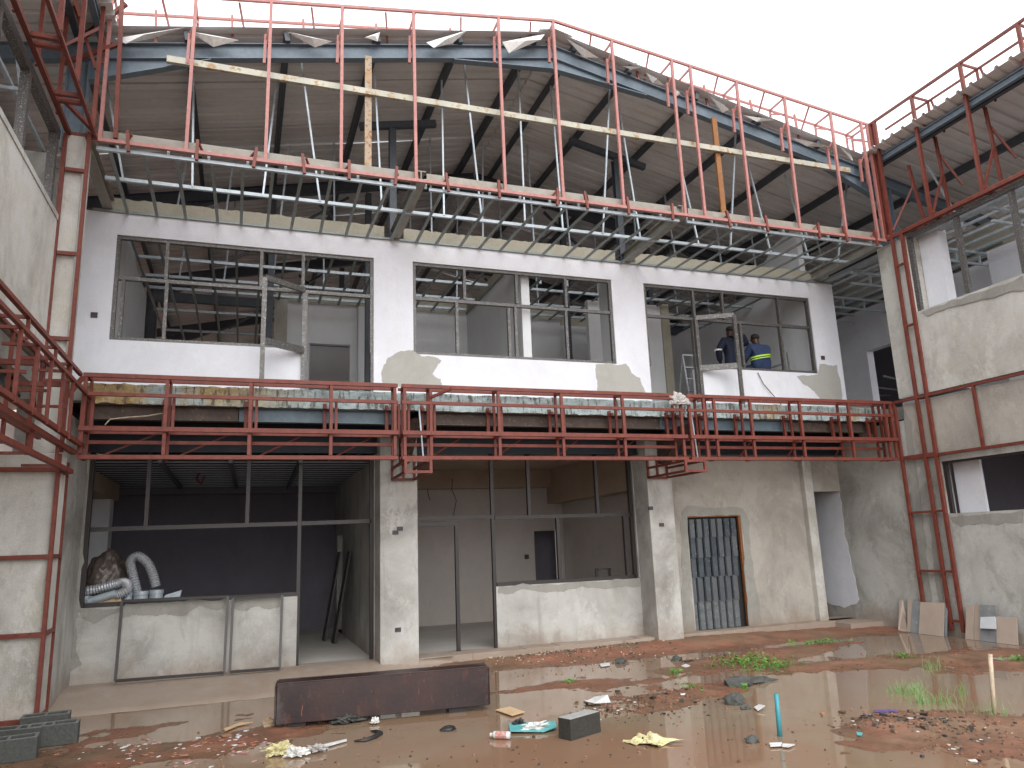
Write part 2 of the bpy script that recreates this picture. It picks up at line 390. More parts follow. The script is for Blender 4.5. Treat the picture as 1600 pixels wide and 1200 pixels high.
for y in ys:
    for x in xs: vs.append((x, y, gh(x, y) if (-4 < x < 13 and 2.5 < y < 13) else -.03))
nx = len(xs)
for j in range(len(ys)-1):
    for i in range(nx-1): fs.append((j*nx+i, j*nx+i+1, (j+1)*nx+i+1, (j+1)*nx+i))
g = struct('ground', B().add(vs, fs), 'ground', smooth=True)
struct('water', B().add([(-2.9, 2, 0), (11.3, 2, 0), (11.3, 12, 0), (-2.9, 12, 0)], [(0, 1, 2, 3)]), 'water')
# sloping concrete apron in front of the left bay
b = B(); n = 40; pr = [(-.05, 10.42), (-.004, 10.46), (.03, 10.7), (.07, 11.15), (.12, 11.42), (.14, 11.6), (.14, 12.0)]
vs = []; fs = []
for i in range(n+1):
    x = -2.5+5.6*i/n
    for z, y in pr:
        w = .03*mnoise.noise(Vector((x*2.2, y, 0)))
        k = max(0, (x-1.7)/1.4)
        vs.append((x, y+w+(k*(12-y)*.55 if y < 11.5 else 0), z+.006*mnoise.noise(Vector((x*6, y*6, 1)))-.03*k*(y < 11.4)))
m_ = len(pr)
for i in range(n):
    for j in range(m_-1): fs.append((i*m_+j, i*m_+j+1, (i+1)*m_+j+1, (i+1)*m_+j))
struct('pavement', B().add(vs, fs), 'apron', smooth=True)
b = B()
for i in range(14):                                   # low broken plinth in front of the middle and right bays
    x0 = 2.55+i*.29; b.box(x0, x0+.29, 11.62+.025*random.random(), 11.99, -.02, .145+.012*random.random())
for i in range(11):
    x0 = 7.1+i*.31; b.box(x0, x0+.31, 11.72+.02*random.random(), 11.995, -.02, .14+.012*random.random())
b.box(10.5, 11.27, 11.35, 12.5, -.02, .12)
struct('plinth', b, 'apron')

# ---------------------------------------------------------------- the main building
bl = thing('building', 'two storey building shell straight ahead, white wall upstairs, grey below, steel gable roof', 'building', (4.6, 12, 0))
U = [(-1.95, 1.95, 4.95, 6.61), (.86, 1.95, 3.9, 4.951), (2.62, 6.44, 4.96, 6.61), (7.13, 11.08, 4.97, 6.6), (7.13, 8.2, 3.9, 4.971)]
def ua(i): return U[i]
b = wall_boxes(B(), 'Y', 12, 12.2, -2.7, 11.74, 4.02, 6.96, U)
o = obj('upper_wall', b, 'white', bl)
b = B()                                                 # rough upstand above the white wall, broken top edge
r = random.Random(3)
for x0, x1 in ((-2.12, 2.14), (2.48, 6.6), (7.03, 11.74)):
    n = int((x1-x0)/.07); top = [7.235+.012*r.uniform(-1, 1)+.012*mnoise.noise(Vector((x0+i*.3, 0, 0))) for i in range(n+1)]
    pts = [(x0, 12.07, 6.962)]+[(x0+(x1-x0)*i/n, 12.07, top[i]) for i in range(n+1)]+[(x1, 12.07, 6.962)]
    b.poly(pts, (0, .16, 0))
obj('upstand', b, 'raw', bl)
# skim patches
for sd_, px in ((1, [(598, 602), (597, 572), (608, 558), (622, 549), (645, 546), (660, 557), (684, 557), (690, 562), (682, 575), (676, 582), (680, 588), (690, 592), (690, 603)]),
                (2, [(934, 612), (932, 570), (965, 569), (976, 567), (986, 580), (998, 590), (1006, 605), (1009, 617)]),
                (3, [(1245, 587), (1277, 585), (1280, 568), (1308, 571), (1312, 590), (1316, 627), (1282, 624), (1272, 612), (1262, 603), (1254, 600)])):
    obj('skim_patch', B().poly(ragged(px, {'Y': 11.997}, .014, 6, sd_), (0, .01, 0)), 'cement_up', bl)
# ground floor wall
G = [(-2.07, 1.96, 1.13, 3.9), (.82, 1.96, .14, 1.131), (2.6, 6.6, 1.1, 3.9), (2.6, 3.95, .14, 1.101), (7.66, 8.83, .13, 2.15), (10.5, 11.27, .12, 2.56)]
b = wall_boxes(B(), 'Y', 12, 12.2, -2.7, 7.1, -.1, 3.7, G)
obj('lower_wall', b, 'plaster', bl)
b = wall_boxes(B(), 'Y', 12.001, 12.2, 7.1, 11.268, -.1, 3.7, G)
obj('door_wall', b, 'plaster_warm', bl)
for x0, x1 in ((1.97, 2.55), (6.61, 7.1)):
    obj('column', B().box(x0, x1, 11.5, 12.003, -.05, 3.55), 'plaster', bl, bevel=.012)
obj('column', B().box(10.3, 10.5, 11.88, 12.3, -.05, 3.6), 'plaster_pale', bl, bevel=.01)
# patches of fresh cement round the openings
for sd_, px in ((4, [(1058, 990), (1066, 900), (1064, 800), (1072, 792), (1160, 793), (1170, 815), (1176, 880), (1190, 975), (1171, 979), (1158, 805), (1073, 806), (1086, 988)]),
                (5, [(122, 952), (190, 950), (190, 958), (170, 962), (148, 975), (128, 966)]),
                (6, [(192, 944), (352, 936), (351, 952), (330, 953), (310, 950), (290, 960), (262, 958), (240, 964), (210, 960), (192, 966)]),
                (7, [(362, 937), (437, 931), (436, 948), (420, 950), (405, 946), (385, 955), (362, 952)]),
                (8, [(778, 916), (998, 905), (999, 918), (975, 915), (950, 920), (910, 916), (870, 926), (820, 922), (779, 928)]),
                (9, [(112, 1000), (119, 930), (124, 800), (133, 740), (138, 740), (122, 950), (118, 1000), (128, 1040), (100, 1060)])):
    obj('cement_patch', B().poly(ragged(px, {'Y': 11.995}, .012, 6, sd_), (0, .01, 0)), 'cement', bl)
# slab, fascia, edge beam
obj('slab', B().box(-2.7, 11.74, 10.80, 16.5, 3.80, 4.02), 'cement', bl)
b = B(); r = random.Random(5); n = 260
vs = []; fs = []
for i in range(n+1):
    x = -1.98+13.2*i/n
    for j, z in enumerate((3.76, 3.80, 3.86, 3.93, 3.99, 4.022)):
        vs.append((x, 10.74+.016*mnoise.fractal(Vector((x*4, z*9, 0)), .8, 2, 3), z+(.012*mnoise.noise(Vector((x*5, 0, j)))+.008*r.uniform(-1, 1) if j in (0, 5) else 0)))
    vs.append((x, 10.81, 4.024)); vs.append((x, 10.81, 3.76))
for i in range(n):
    for j in range(7):
        a = i*8; order = [7, 0, 1, 2, 3, 4, 5, 6]
        fs.append((a+order[j], a+order[j+1], a+8+order[j+1], a+8+order[j]))
obj('slab_edge', B().add(vs, fs), 'fascia', bl)
for x0, x1, mt in ((-1.98, -.1, 'rustbeam'), (-.09, 2.2, 'bluebeam'), (2.45, 6.55, 'rustbeam'), (6.56, 9.2, 'bluebeam'), (9.21, 11.2, 'rustbeam')):
    obj('edge_beam', B().ibeam((x0, 10.86, 3.66), (x1, 10.86, 3.66), .12, .2, .014), mt, bl)
# deck underside between the edge beam and the wall, its ribs and cross beams
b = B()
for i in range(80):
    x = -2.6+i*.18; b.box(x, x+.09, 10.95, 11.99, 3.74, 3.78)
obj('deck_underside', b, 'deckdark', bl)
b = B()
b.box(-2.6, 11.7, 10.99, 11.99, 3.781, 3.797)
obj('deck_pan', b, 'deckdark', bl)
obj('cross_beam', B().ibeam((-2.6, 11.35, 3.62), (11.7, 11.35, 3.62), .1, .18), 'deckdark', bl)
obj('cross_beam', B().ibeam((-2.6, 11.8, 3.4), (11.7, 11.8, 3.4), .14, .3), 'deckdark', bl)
for x in (2.26, 6.85):
    obj('bracket_plate', B().poly([(x, 10.5, 3.6), (x, 11.5, 3.6), (x, 11.5, 3.05), (x, 11.3, 3.05)], (.14, 0, 0)), 'rustbeam', bl)
    obj('conduit', B().bar((x+.1, 10.5, 3.8), (x+.16, 10.5, 3.0), .02), 'galv', bl)
for px, py in ((147, 492), (1286, 559)):
    p = at(px, py, Y=11.99); obj('socket_box', B().box(p.x-.045, p.x+.045, 11.985, 12.01, p.z-.04, p.z+.04), 'switch', bl)
for px, py in ((618, 832), (625, 826), (622, 984), (1017, 794), (1034, 820)):
    p = at(px, py, Y=11.49); obj('socket_box', B().box(p.x-.045, p.x+.045, 11.49, 11.51, p.z-.03, p.z+.03), 'switch', bl)

# --- interior of the ground floor
obj('floor', B().box(-2.7, 7.3, 12.0, 18.5, -.05, .12), 'floor', bl)
b = B(); b.box(-2.8, 2.1, 17.5, 17.65, .1, 3.8)
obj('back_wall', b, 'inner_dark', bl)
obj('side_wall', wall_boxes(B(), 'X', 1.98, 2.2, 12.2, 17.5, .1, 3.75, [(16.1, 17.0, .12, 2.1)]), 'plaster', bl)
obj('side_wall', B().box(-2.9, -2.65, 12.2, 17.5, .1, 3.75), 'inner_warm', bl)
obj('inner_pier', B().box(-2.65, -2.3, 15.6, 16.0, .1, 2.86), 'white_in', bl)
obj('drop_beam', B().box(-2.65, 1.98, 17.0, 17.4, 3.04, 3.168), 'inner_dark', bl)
obj('drop_beam', B().box(-2.65, -2.25, 13.0, 16.2, 2.86, 3.168), 'brown_board', bl)
for i in range(14):                                     # profiled deck over the left room, one pan per rib
    y = 12.3+i*.375; obj('deck_rib', B().box(-2.65, 1.98, y, y+.12, 3.17, 3.179), 'deck', bl)
obj('deck_pan', B().box(-2.65, 1.98, 12.2, 17.5, 3.18, 3.20), 'web_pan_shade', bl)  # pan coloured near black so the rib gaps read as shade
for p, q in (((250, 720), (282, 762)), ((360, 720), (370, 762)), ((470, 720), (450, 762))):
    a = at(*p, Z=3.14); c = at(*q, Z=3.14); obj('deck_prop', B().bar(a, c, .06), 'steel_dark', bl)
obj('back_wall', wall_boxes(B(), 'Y', 16.4, 16.6, 2.2, 7.3, .1, 3.8, [(6.36, 7.0, .12, 2.04)]), 'inner_warm', bl)
obj('side_wall', B().box(7.1, 7.3, 12.2, 16.4, .1, 3.75), 'inner_warm', bl)
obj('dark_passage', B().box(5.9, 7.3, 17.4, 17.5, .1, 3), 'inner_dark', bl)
obj('drop_beam', B().box(6.72, 7.1, 12.2, 16.38, 2.66, 3.42), 'brown_board', bl)
obj('drop_beam', B().box(2.2, 6.72, 16.1, 16.38, 3.02, 3.42), 'brown_board', bl)
b = wall_boxes(B(), 'Y', 0, 1, 2.2, 6.72, 0, 1, [])
obj('ceiling_board', B().box(2.2, 6.72, 12.22, 16.1, 3.42, 3.46), 'brown_board', bl)
obj('ceiling_hole', B().poly([at(643, 743, Z=3.415), at(698, 738, Z=3.415), at(690, 744, Z=3.415)], (0, 0, .003)), 'black', bl)
obj('ceiling_hole', B().poly([at(780, 759, Z=3.3), at(800, 752, Z=3.3), at(905, 752, Z=3.3), at(880, 757, Z=3.3), at(840, 760, Z=3.3)], (0, 0, .02)), 'black', bl)
for pts in ([(707, 748), (706, 765), (713, 782), (708, 808)], [(668, 764), (669, 772), (672, 782)]):
    obj('hanging_wire', B().tube([at(*p, Y=14.5) for p in pts], .008, 5), 'black', bl)
for px, py in ((823, 870), (916, 866)):
    p = at(px, py, Y=16.39 if px < 850 else 16.39); obj('socket_box', B().box(p.x-.05, p.x+.05, 16.38, 16.41, p.z-.05, p.z+.05), 'switch', bl)
obj('recess_back', B().box(10.3, 11.5, 15.0, 15.2, -.1, 3.7), 'white_in', bl)
obj('recess_side', B().box(10.1, 10.3, 12.3, 15.0, -.1, 3.7), 'plaster', bl)

# --- windows: every bar a sub-part
def win(name, bars, mat, w=.055, y=12.06, dep=.07):
    """first bar list entry makes the frame; the rest hang under it"""
    (x0, x1, z0, z1) = bars[0]
    b = B()
    for (a, c) in (((x0, y, z1-w/2), (x1, y, z1-w/2)),): b.bar(a, c, dep, w)
    b.bar((x0+w/2, y, z0), (x0+w/2, y, z1-w), w, dep); b.bar((x1-w/2, y, z0), (x1-w/2, y, z1-w), w, dep)
    f = obj('window', b, mat, bl); BASE[f] = BASE[bl]
    for (p0, q0, p1, q1) in bars[1:]:
        nm = 'mullion' if abs(p0-p1) < abs(q0-q1) else 'transom'
        ww = w if nm == 'transom' else w*.9
        yo = y-.004 if nm == 'mullion' else y
        obj(nm, B().bar((p0, yo, q0), (p1, yo, q1), ww if nm == 'mullion' else dep, dep if nm == 'mullion' else ww), mat, f)
    return f
win('w', [(-1.95, 1.95, 4.95, 6.61), (-1.9, 5.93, 1.9, 5.93), (-1.9, 4.975, .86, 4.975), (-1.24, 5.96, -1.24, 6.56), (.15, 5.96, .15, 6.56), (.8, 5.96, .8, 6.56),
          (-1.82, 5.0, -1.82, 5.9), (-1.22, 5.0, -1.22, 5.9), (.2, 5.0, .2, 5.9), (.86, 4.03, .86, 5.9), (1.93, 4.03, 1.93, 4.95)], 'alu')
win('w', [(2.62, 6.44, 4.96, 6.61), (2.67, 5.96, 6.4, 5.96), (2.67, 4.985, 6.4, 4.985), (3.55, 6.0, 3.55, 6.56), (4.53, 6.0, 4.53, 6.56), (4.49, 5.0, 4.49, 5.93),
          (3.4, 5.0, 3.4, 5.93), (4.36, 5.0, 4.36, 5.9), (5.48, 5.0, 5.48, 5.93), (5.5, 6.0, 5.5, 6.56)], 'alu')
win('w', [(7.13, 11.08, 4.97, 6.6), (7.18, 5.96, 11.04, 5.96), (8.2, 4.995, 11.04, 4.995), (8.25, 6.0, 8.25, 6.55), (8.93, 6.0, 8.93, 6.55), (10.3, 6.0, 10.3, 6.55),
          (8.19, 4.03, 8.19, 5.93), (10.28, 5.02, 10.28, 5.93), (9.3, 5.02, 9.3, 5.93)], 'alu')
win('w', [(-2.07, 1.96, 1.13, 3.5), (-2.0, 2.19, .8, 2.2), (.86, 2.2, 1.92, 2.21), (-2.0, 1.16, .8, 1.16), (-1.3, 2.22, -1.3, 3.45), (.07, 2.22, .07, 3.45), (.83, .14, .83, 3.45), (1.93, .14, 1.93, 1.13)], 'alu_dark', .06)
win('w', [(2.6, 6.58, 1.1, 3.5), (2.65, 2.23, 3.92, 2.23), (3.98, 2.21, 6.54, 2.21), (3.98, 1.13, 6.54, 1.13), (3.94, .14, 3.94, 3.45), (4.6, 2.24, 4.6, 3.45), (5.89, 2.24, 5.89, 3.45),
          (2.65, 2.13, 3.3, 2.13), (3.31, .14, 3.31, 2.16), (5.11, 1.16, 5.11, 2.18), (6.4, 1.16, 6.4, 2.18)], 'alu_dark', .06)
def leaf(h, fr, z0, zm, z1, mat='alu'):
    d = B(); w = .07
    for p in (h, fr): d.bar((p[0], p[1], z0), (p[0], p[1], z1), w, .045)
    f = obj('open_door', d, mat, bl); BASE[f] = BASE[bl]
    for nm, z, hh in (('top_rail', z1, .09), ('mid_rail', zm, .11), ('bottom_rail', z0+.05, .09)):
        obj(nm, B().bar((h[0], h[1]-.003, z), (fr[0], fr[1]+.003, z), .043, hh), mat, f)
leaf((.83, 11.97), (.2, 11.5), 4.05, 4.92, 5.93)
leaf((8.22, 11.97), (8.86, 11.62), 4.05, 4.95, 5.96)

# --- corrugated sheet door
dr = obj('door', B().box(7.67, 8.82, 12.11, 12.13, .135, 2.14), 'black', bl); BASE[dr] = BASE[bl]
rows = [(1.76, 2.1), (1.40, 1.78), (1.05, 1.42), (.62, 1.07), (.14, .64)]
for j, (z0, z1) in enumerate(rows):
    for i in range(7):
        x0 = 7.69+i*.15-.02*j+.012*((j*37) % 5-2)/2+.03; yy = 12.03+.012*j-(.008 if (i+j) % 2 else 0)
        pr = [(x0+.01, yy+.03), (x0+.022, yy), (x0+.118, yy), (x0+.13, yy+.03)]
        b = B(); b.poly([(x, y, z0+.004*random.uniform(-1, 1)) for x, y in pr], (0, 0, z1-z0-.012))
        obj('sheet_panel', b, 'door_pale' if j == 4 else 'door', dr)  # bottom row takes the paler sheet colour
obj('door_post', B().bar((8.81, 12.04, .13), (8.81, 12.04, 2.14), .055), 'wood', dr)
obj('lintel', B().box(7.67, 8.78, 12.0, 12.09, 2.125, 2.148), 'wood', dr)

# --- interior of the upper floor
obj('upper_floor', B().box(-2.7, 15, 12.2, 30, 3.90, 4.03), 'floor', bl)
b = wall_boxes(B(), 'X', -2.14, -1.98, 12.2, 16.0, 4.03, 6.96, [])
b.poly([(-2.14, 12.2, 6.96), (-2.14, 13.2, 7.55), (-2.14, 13.9, 7.2), (-2.14, 14.6, 6.96)], (.15, 0, 0))
obj('partition', b, 'white_in', bl)
obj('partition', wall_boxes(B(), 'Y', 15.75, 15.9, .5, 7.0, 4.03, 6.97, [(1.21, 2.06, 4.03, 6.08)]), 'white_in', bl)
obj('upstand', B().box(.75, 7.0, 15.77, 15.88, 6.972, 7.22), 'raw', bl)
obj('inner_pier', B().box(.48, .74, 15.6, 15.748, 4.03, 7.3), 'plaster_pale', bl)
obj('partition', wall_boxes(B(), 'Y', 16.15, 16.3, 7.0, 9.05, 4.03, 6.97, []), 'white_in', bl)
obj('upstand', B().box(7.0, 9.1, 16.17, 16.28, 6.972, 7.25), 'raw', bl)
obj('partition', B().box(2.2, 2.5, 15.55, 15.748, 4.03, 6.9), 'white_in', bl)
obj('partition', B().box(4.68, 4.84, 12.2, 15.75, 4.03, 6.97), 'white_in', bl)
obj('upstand', B().box(4.70, 4.82, 12.25, 15.75, 6.972, 7.22), 'raw', bl)
obj('partition', B().box(6.62, 6.9, 12.201, 12.9, 4.03, 7.1), 'white_in', bl)
obj('partition', B().box(7.0, 8.82, 14.2, 14.35, 4.03, 6.97), 'white_in', bl)
obj('inner_pier', B().box(8.82, 9.02, 14.15, 14.4, 4.03, 7.0), 'raw', bl)
obj('partition', B().box(11.14, 11.3, 12.2, 18.5, 4.03, 6.97), 'white_in', bl)
obj('partition', B().poly([(11.15, 12.22, 6.972), (11.15, 18.4, 6.972), (11.15, 18.4, 7.25), (11.15, 14.2, 7.3), (11.15, 12.9, 8.2), (11.15, 12.22, 8.3)], (.14, 0, 0)), 'white_in', bl)
obj('partition', B().box(-2, 11.1, 22, 22.15, 4.03, 4.9), 'inner_warm', bl)
# room seen through the inner doorway
obj('partition', B().box(.5, 3.4, 19.0, 19.15, 4.03, 6.9), 'white_in', bl)
obj('partition', B().box(2.55, 2.7, 15.95, 19.0, 4.03, 6.9), 'white_in', bl)

# --- roof: portal frames, purlins, sheets
RX, RZ, SL = 4.68, 10.0, .205
def rz(x, dz=0): return RZ+dz-SL*abs(x-RX)
for k, y in enumerate((10.25, 14.85, 19.4, 23.95, 28.5)):
    for x0 in (-2.15, 11.5):
        mt = 'steel' if k == 0 else 'steel_dark'
        p = Vector((RX+(.0), y, rz(RX, -.12))); q = Vector((x0, y, rz(x0, -.12)))
        q2 = Vector((x0+(x0-RX)*.9, y, rz(x0+(x0-RX)*.9, -.12)))
        R_ = obj('rafter', B().ibeam(p+Vector((.004 if x0 > RX else -.004, 0, 0)), q2, .12, .24, .012), mt, bl); BASE[R_] = BASE[bl]
        s = 1 if x0 > RX else -1
        obj('haunch', B().poly([(RX+s*.006, y-.006, rz(RX, -.245)), (RX+s*.006, y-.006, rz(RX, -.43)), (RX+s*1.75, y-.006, rz(RX+1.75, -.245))], (0, .012, 0)), mt, R_)
        obj('haunch_flange', B().bar((RX+s*.006, y, rz(RX, -.44)), (RX+s*1.75, y, rz(RX+1.75, -.255)), .12, .014), mt, R_)
        obj('haunch', B().poly([(x0, y-.006, rz(x0, -.245)), (x0, y-.006, rz(x0, -.55)), (x0-s*1.5, y-.006, rz(x0-s*1.5, -.245))], (0, .012, 0)), mt, R_)
        obj('haunch_flange', B().bar((x0, y, rz(x0, -.56)), (x0-s*1.5, y, rz(x0-s*1.5, -.255)), .12, .014), mt, R_)
        xc = x0+s*.12
        obj('steel_column', B().ibeam((xc, y-.001, 7.0 if k == 0 else 4.0), (xc, y-.001, rz(xc, -.26)), .14, .26, .014, up=(1, 0, 0)), mt, bl)
purx = [-9.0, -7.65, -6.3, -4.97, -3.64, -2.31, -.97, .37, 1.7, 3.02, 4.3, 5.05, 6.1, 7.42, 8.73, 10.04, 11.4, 12.7, 14.0, 15.3, 16.6]
for x in purx:
    y0 = 10.12 if -2 < x < 11.2 else 2.5
    z = rz(x, .075)
    obj('purlin', B().bar((x, y0, z), (x, 33.0, z), .07, .15, up=(SL*(1 if x > RX else -1), 0, 1)), 'steel_dark', bl)
for x, y0 in ((11.28, 2.5), (-2.02, 2.5)):
    obj('eave_beam', B().ibeam((x, y0, rz(x, .06)), (x, 10.2, rz(x, .06)), .08, .13, .02), 'steel', bl)
def sheet(y0, y1, xa, xb, r):
    """box rib sheet running down the slope from xa to xb"""
    prof = []; pitch = (y1-y0)/3; h = .046
    for k in range(3):
        a = y0+k*pitch
        prof += [(a, .003), (a+pitch*.31, 0), (a+pitch*.62, 0), (a+pitch*.72, h), (a+pitch*.90, h), (a+pitch, 0)]
    prof = [p for i, p in enumerate(prof) if i == 0 or abs(p[0]-prof[i-1][0]) > 1e-6]
    n = 6; vs = []; fs = []; dz = r.uniform(0, .012); tw = r.uniform(-.008, .008)
    for i in range(n+1):
        x = xa+(xb-xa)*i/n
        for (y, hh) in prof:
            vs.append((x, y, rz(x, .158)+hh+dz+tw*(i % 2)+.003*math.sin(i*2.1+y0)))
    m = len(prof)
    for i in range(n):
        for j in range(m-1): fs.append((i*m+j, i*m+j+1, (i+1)*m+j+1, (i+1)*m+j))
    return B().add(vs, fs)
r = random.Random(11); cov = .69
ny = int((33-10.05)/cov)
for i in range(ny):
    y0 = 10.06+i*cov
    for s, xe in ((-1, -9.5), (1, 17.0)):
        obj('roof_sheet', sheet(y0, y0+cov+.03, RX+s*.01, xe, r), 'roof', bl)
for i in range(10):
    y1 = 10.06-i*cov
    obj('roof_sheet', sheet(y1-cov, y1+.03, 11.02, 17, r), 'roof', bl)
    obj('roof_sheet', sheet(y1-cov, y1+.03, -1.83, -9.5, r), 'roof', bl)
obj('ridge_cap', B().poly([(RX-.3, 10.05, rz(RX-.3, .205)), (RX, 10.05, rz(RX, .215)), (RX+.3, 10.05, rz(RX+.3, .205)), (RX+.3, 10.05, rz(RX+.3, .2)), (RX, 10.05, rz(RX, .208)), (RX-.3, 10.05, rz(RX-.3, .2))], (0, 23, 0)), 'roof', bl)
flaps = [[(188, 60), (280, 49), (235, 60), (203, 70)], [(303, 55), (325, 55), (365, 66), (333, 71)], [(455, 52), (512, 68), (491, 72)], [(572, 62), (592, 52), (588, 67)],
         [(672, 66), (722, 54), (705, 67), (680, 76)], [(790, 69), (845, 56), (838, 66), (800, 80)], [(890, 64), (928, 91), (912, 88)], [(972, 107), (1000, 106), (985, 111)],
         [(1012, 116), (1033, 135), (1020, 129)], [(1050, 142), (1062, 147), (1055, 152)], [(1113, 154), (1134, 173), (1128, 174)], [(1164, 184), (1205, 188), (1180, 192)], [(1243, 217), (1292, 231), (1262, 228)], [(1310, 233), (1331, 250), (1326, 251)]]
for k, fl in enumerate(flaps):
    P = [at(x, y, Y=10.08) for x, y in fl]; c = sum(P, Vector())/len(P)
    b = B(); vs = [p+Vector((0, -.05*((i+k) % 2), 0)) for i, p in enumerate(P)]+[c+Vector((0, -.09, -.02))]
    n = len(P); fs = [(i, (i+1) % n, n) for i in range(n)]
    vs = [c+(v-c)*1.25 for v in vs]
    b.add(vs, fs); b.add([v+Vector((0, .01, .004)) for v in vs], fs)
    obj('foil_flap', b, 'foil', bl)
# end and side walls that close the far side of the hall
obj('end_wall', B().box(-9, 18, 33.2, 33.4, 0, 8.4), 'inner_warm', bl)
# T posts standing on the front wall and the beams running out to the front channel
for x, xa, xb in ((2.3, 1.72, 3.1), (6.78, 5.8, 7.45)):
    t = obj('steel_post', B().ibeam((x, 12.13, 7.0), (x, 12.13, rz(x, -.36)), .12, .12, .012), 'steel_dark', bl); BASE[t] = BASE[bl]
    obj('cross_head', B().bar((xa, 12.13, rz(xa, -.28)), (xb, 12.13, rz(xb, -.28)), .1, .12), 'steel_dark', t)
    obj('outrigger_beam', B().ibeam((x+.02, 12.3, 7.08), (x+.02, 9.98, 7.14), .14, .2, .014), 'channel', bl)
for x in (-2.2, 11.2):
    obj('outrigger_beam', B().ibeam((x+.1, 12.1, 7.1), (x+.1, 10.3, 7.14), .14, .2, .014), 'channel', bl)
for y in (14.85, 19.4):
    for x in (.37, 2.3, 6.8, 9.0):
        obj('steel_post', B().ibeam((x, y+.03, 4.0), (x, y+.03, rz(x, -.3)), .12, .12, .012), 'steel_dark', bl)
for y in (15.0, 19.6):
    for xa, xb in ((-.5, 1.9), (4.9, 7.0), (2.9, 1.2), (8.6, 6.4)):
        obj('knee_brace', B().bar((xa, y, 7.4), (xb, y, rz(xb, -.3)), .05), 'steel_dark', bl)
obj('tie_beam', B().bar((-2, 17.2, 7.35), (11.5, 17.2, 7.35), .12, .2), 'steel_dark', bl)
obj('tie_beam', B().bar((-2, 23.2, 7.3), (11.5, 23.2, 7.3), .12, .2), 'steel_dark', bl)

# ---------------------------------------------------------------- wings
lw = thing('building', 'left wing of the courtyard, pale plaster wall with an open window strip and steel posts', 'building', (-2.4, 8, 0))
LX = -2.25
obj('wall', B().box(LX-.2, LX, 2.5, 9.84, 4.06, 5.83), 'plaster_pale', lw)
obj('sill', B().box(LX-.24, LX+.012, 2.5, 9.80, 5.831, 5.90), 'plaster', lw)
obj('pier', B().box(LX-.05, -2.045, 9.85, 10.28, 3.0, 7.02), 'plaster_pale', lw, bevel=.01)
obj('pier', B().box(-3.2, -2.02, 9.82, 10.30, -.1, 2.999), 'plaster_pale', lw, bevel=.015)
obj('return_wall', B().box(-2.6, -2.1, 10.3, 12.0, -.1, 3.6), 'plaster', lw)
obj('return_wall', B().box(-2.9, -2.55, 10.29, 12.0, 4.03, 6.96), 'plaster', lw)
obj('slab', B().box(-6, -2.3, 2.5, 9.8, 3.76, 4.02), 'cement', lw)
obj('slab_edge', B().box(-2.46, -2.40, 2.5, 9.78, 3.76, 4.03), 'fascia', lw)
obj('edge_beam', B().ibeam((-2.5, 2.5, 3.64), (-2.5, 9.3, 3.64), .12, .2), 'bluebeam', lw)
obj('lower_wall', B().box(-2.95, -2.75, 2.5, 9.82, -.1, 3.7), 'plaster', lw)
ww = obj('window_strip', B().bar((LX-.1, 2.5, 6.97), (LX-.1, 9.8, 6.97), .09, .12), 'alu', lw); BASE[ww] = BASE[lw]
for y in (7.35, 8.4, 9.68):
    obj('mullion', B().bar((LX-.1, y, 5.9), (LX-.1, y, 6.91), .09, .09), 'alu', ww)
obj('inner_wall', B().box(-3.6, -3.4, 9.6, 12, 4, 7), 'white', lw)
obj('inner_wall', B().box(-6.0, -5.8, 3, 14, 4, 7.3), 'white_in', lw)
for i in range(6):
    obj('ceiling_channel', B().bar((-2.6-i*.5, 5, 6.99+.002*i), (-2.6-i*.5, 12, 6.99+.002*i), .04), 'galv', lw)
for y in (7.6, 8.8, 10.6):
    obj('ceiling_channel', B().bar((-2.4, y, 6.93), (-5.8, y, 6.93), .04), 'galv', lw)
for y in (8.0, 9.3):
    obj('hanger', B().bar((-2.6, y, 6.99), (-2.9, y+.3, 8.4), .03), 'galv', lw)

rw = thing('building', 'right wing of the courtyard, tall grey plaster wall with window gaps high and low', 'building', (11.4, 8, 0))
WX = 11.27
obj('lower_wall', wall_boxes(B(), 'X', WX, WX+.2, 3, 15.0, -.1, 3.7, [(4, 9.62, 2.0, 2.88)]), 'plaster', rw)
obj('white_patch', B().poly(ragged([(1262, 760), (1312, 768), (1316, 800), (1325, 860), (1338, 915), (1343, 938), (1320, 950), (1306, 948), (1288, 938), (1262, 935)], {'X': WX-.008}, .012, 6, 31), (.005, 0, 0)), 'white', rw)
obj('upper_wall', wall_boxes(B(), 'X', WX+.002, WX+.2, 3, 10.27, 4.1, 5.57, []), 'plaster_pale', rw)
obj('pier', B().box(WX-.004, WX+.55, 9.62, 10.28, 4.11, 7.02), 'plaster_pale', rw, bevel=.01)
obj('band', B().box(WX-.012, WX, 3, 10.2, 2.99, 3.98), 'plaster_warm', rw)
# ragged cement edges along the sills
for sd_, px in ((21, [(1439, 487), (1600, 432), (1600, 450), (1570, 458), (1540, 466), (1510, 476), (1480, 482), (1450, 494)]),
                (22, [(1486, 806), (1600, 800), (1600, 815), (1560, 820), (1530, 816), (1500, 822), (1488, 815)]),
                (23, [(1414, 640), (1424, 660), (1430, 720), (1440, 800), (1452, 900), (1458, 960), (1446, 960), (1436, 880), (1424, 780), (1416, 700)]),
                (24, [(1452, 800), (1462, 830), (1470, 900), (1478, 960), (1470, 960), (1460, 900)])):
    obj('cement_patch', B().poly(ragged(px, {'X': WX-.016 if sd_ != 22 else WX-.004}, .012, 6, sd_), (.004, 0, 0)), 'cement', rw)
w = obj('window_frame', B().bar((WX+.05, 3, 7.0), (WX+.05, 9.6, 7.0), .09, .07), 'alu', rw); BASE[w] = BASE[rw]
for y in (9.58, 8.62, 7.63):
    obj('mullion', B().bar((WX+.06, y, 5.57), (WX+.06, y, 6.96), .07, .08), 'alu', w)
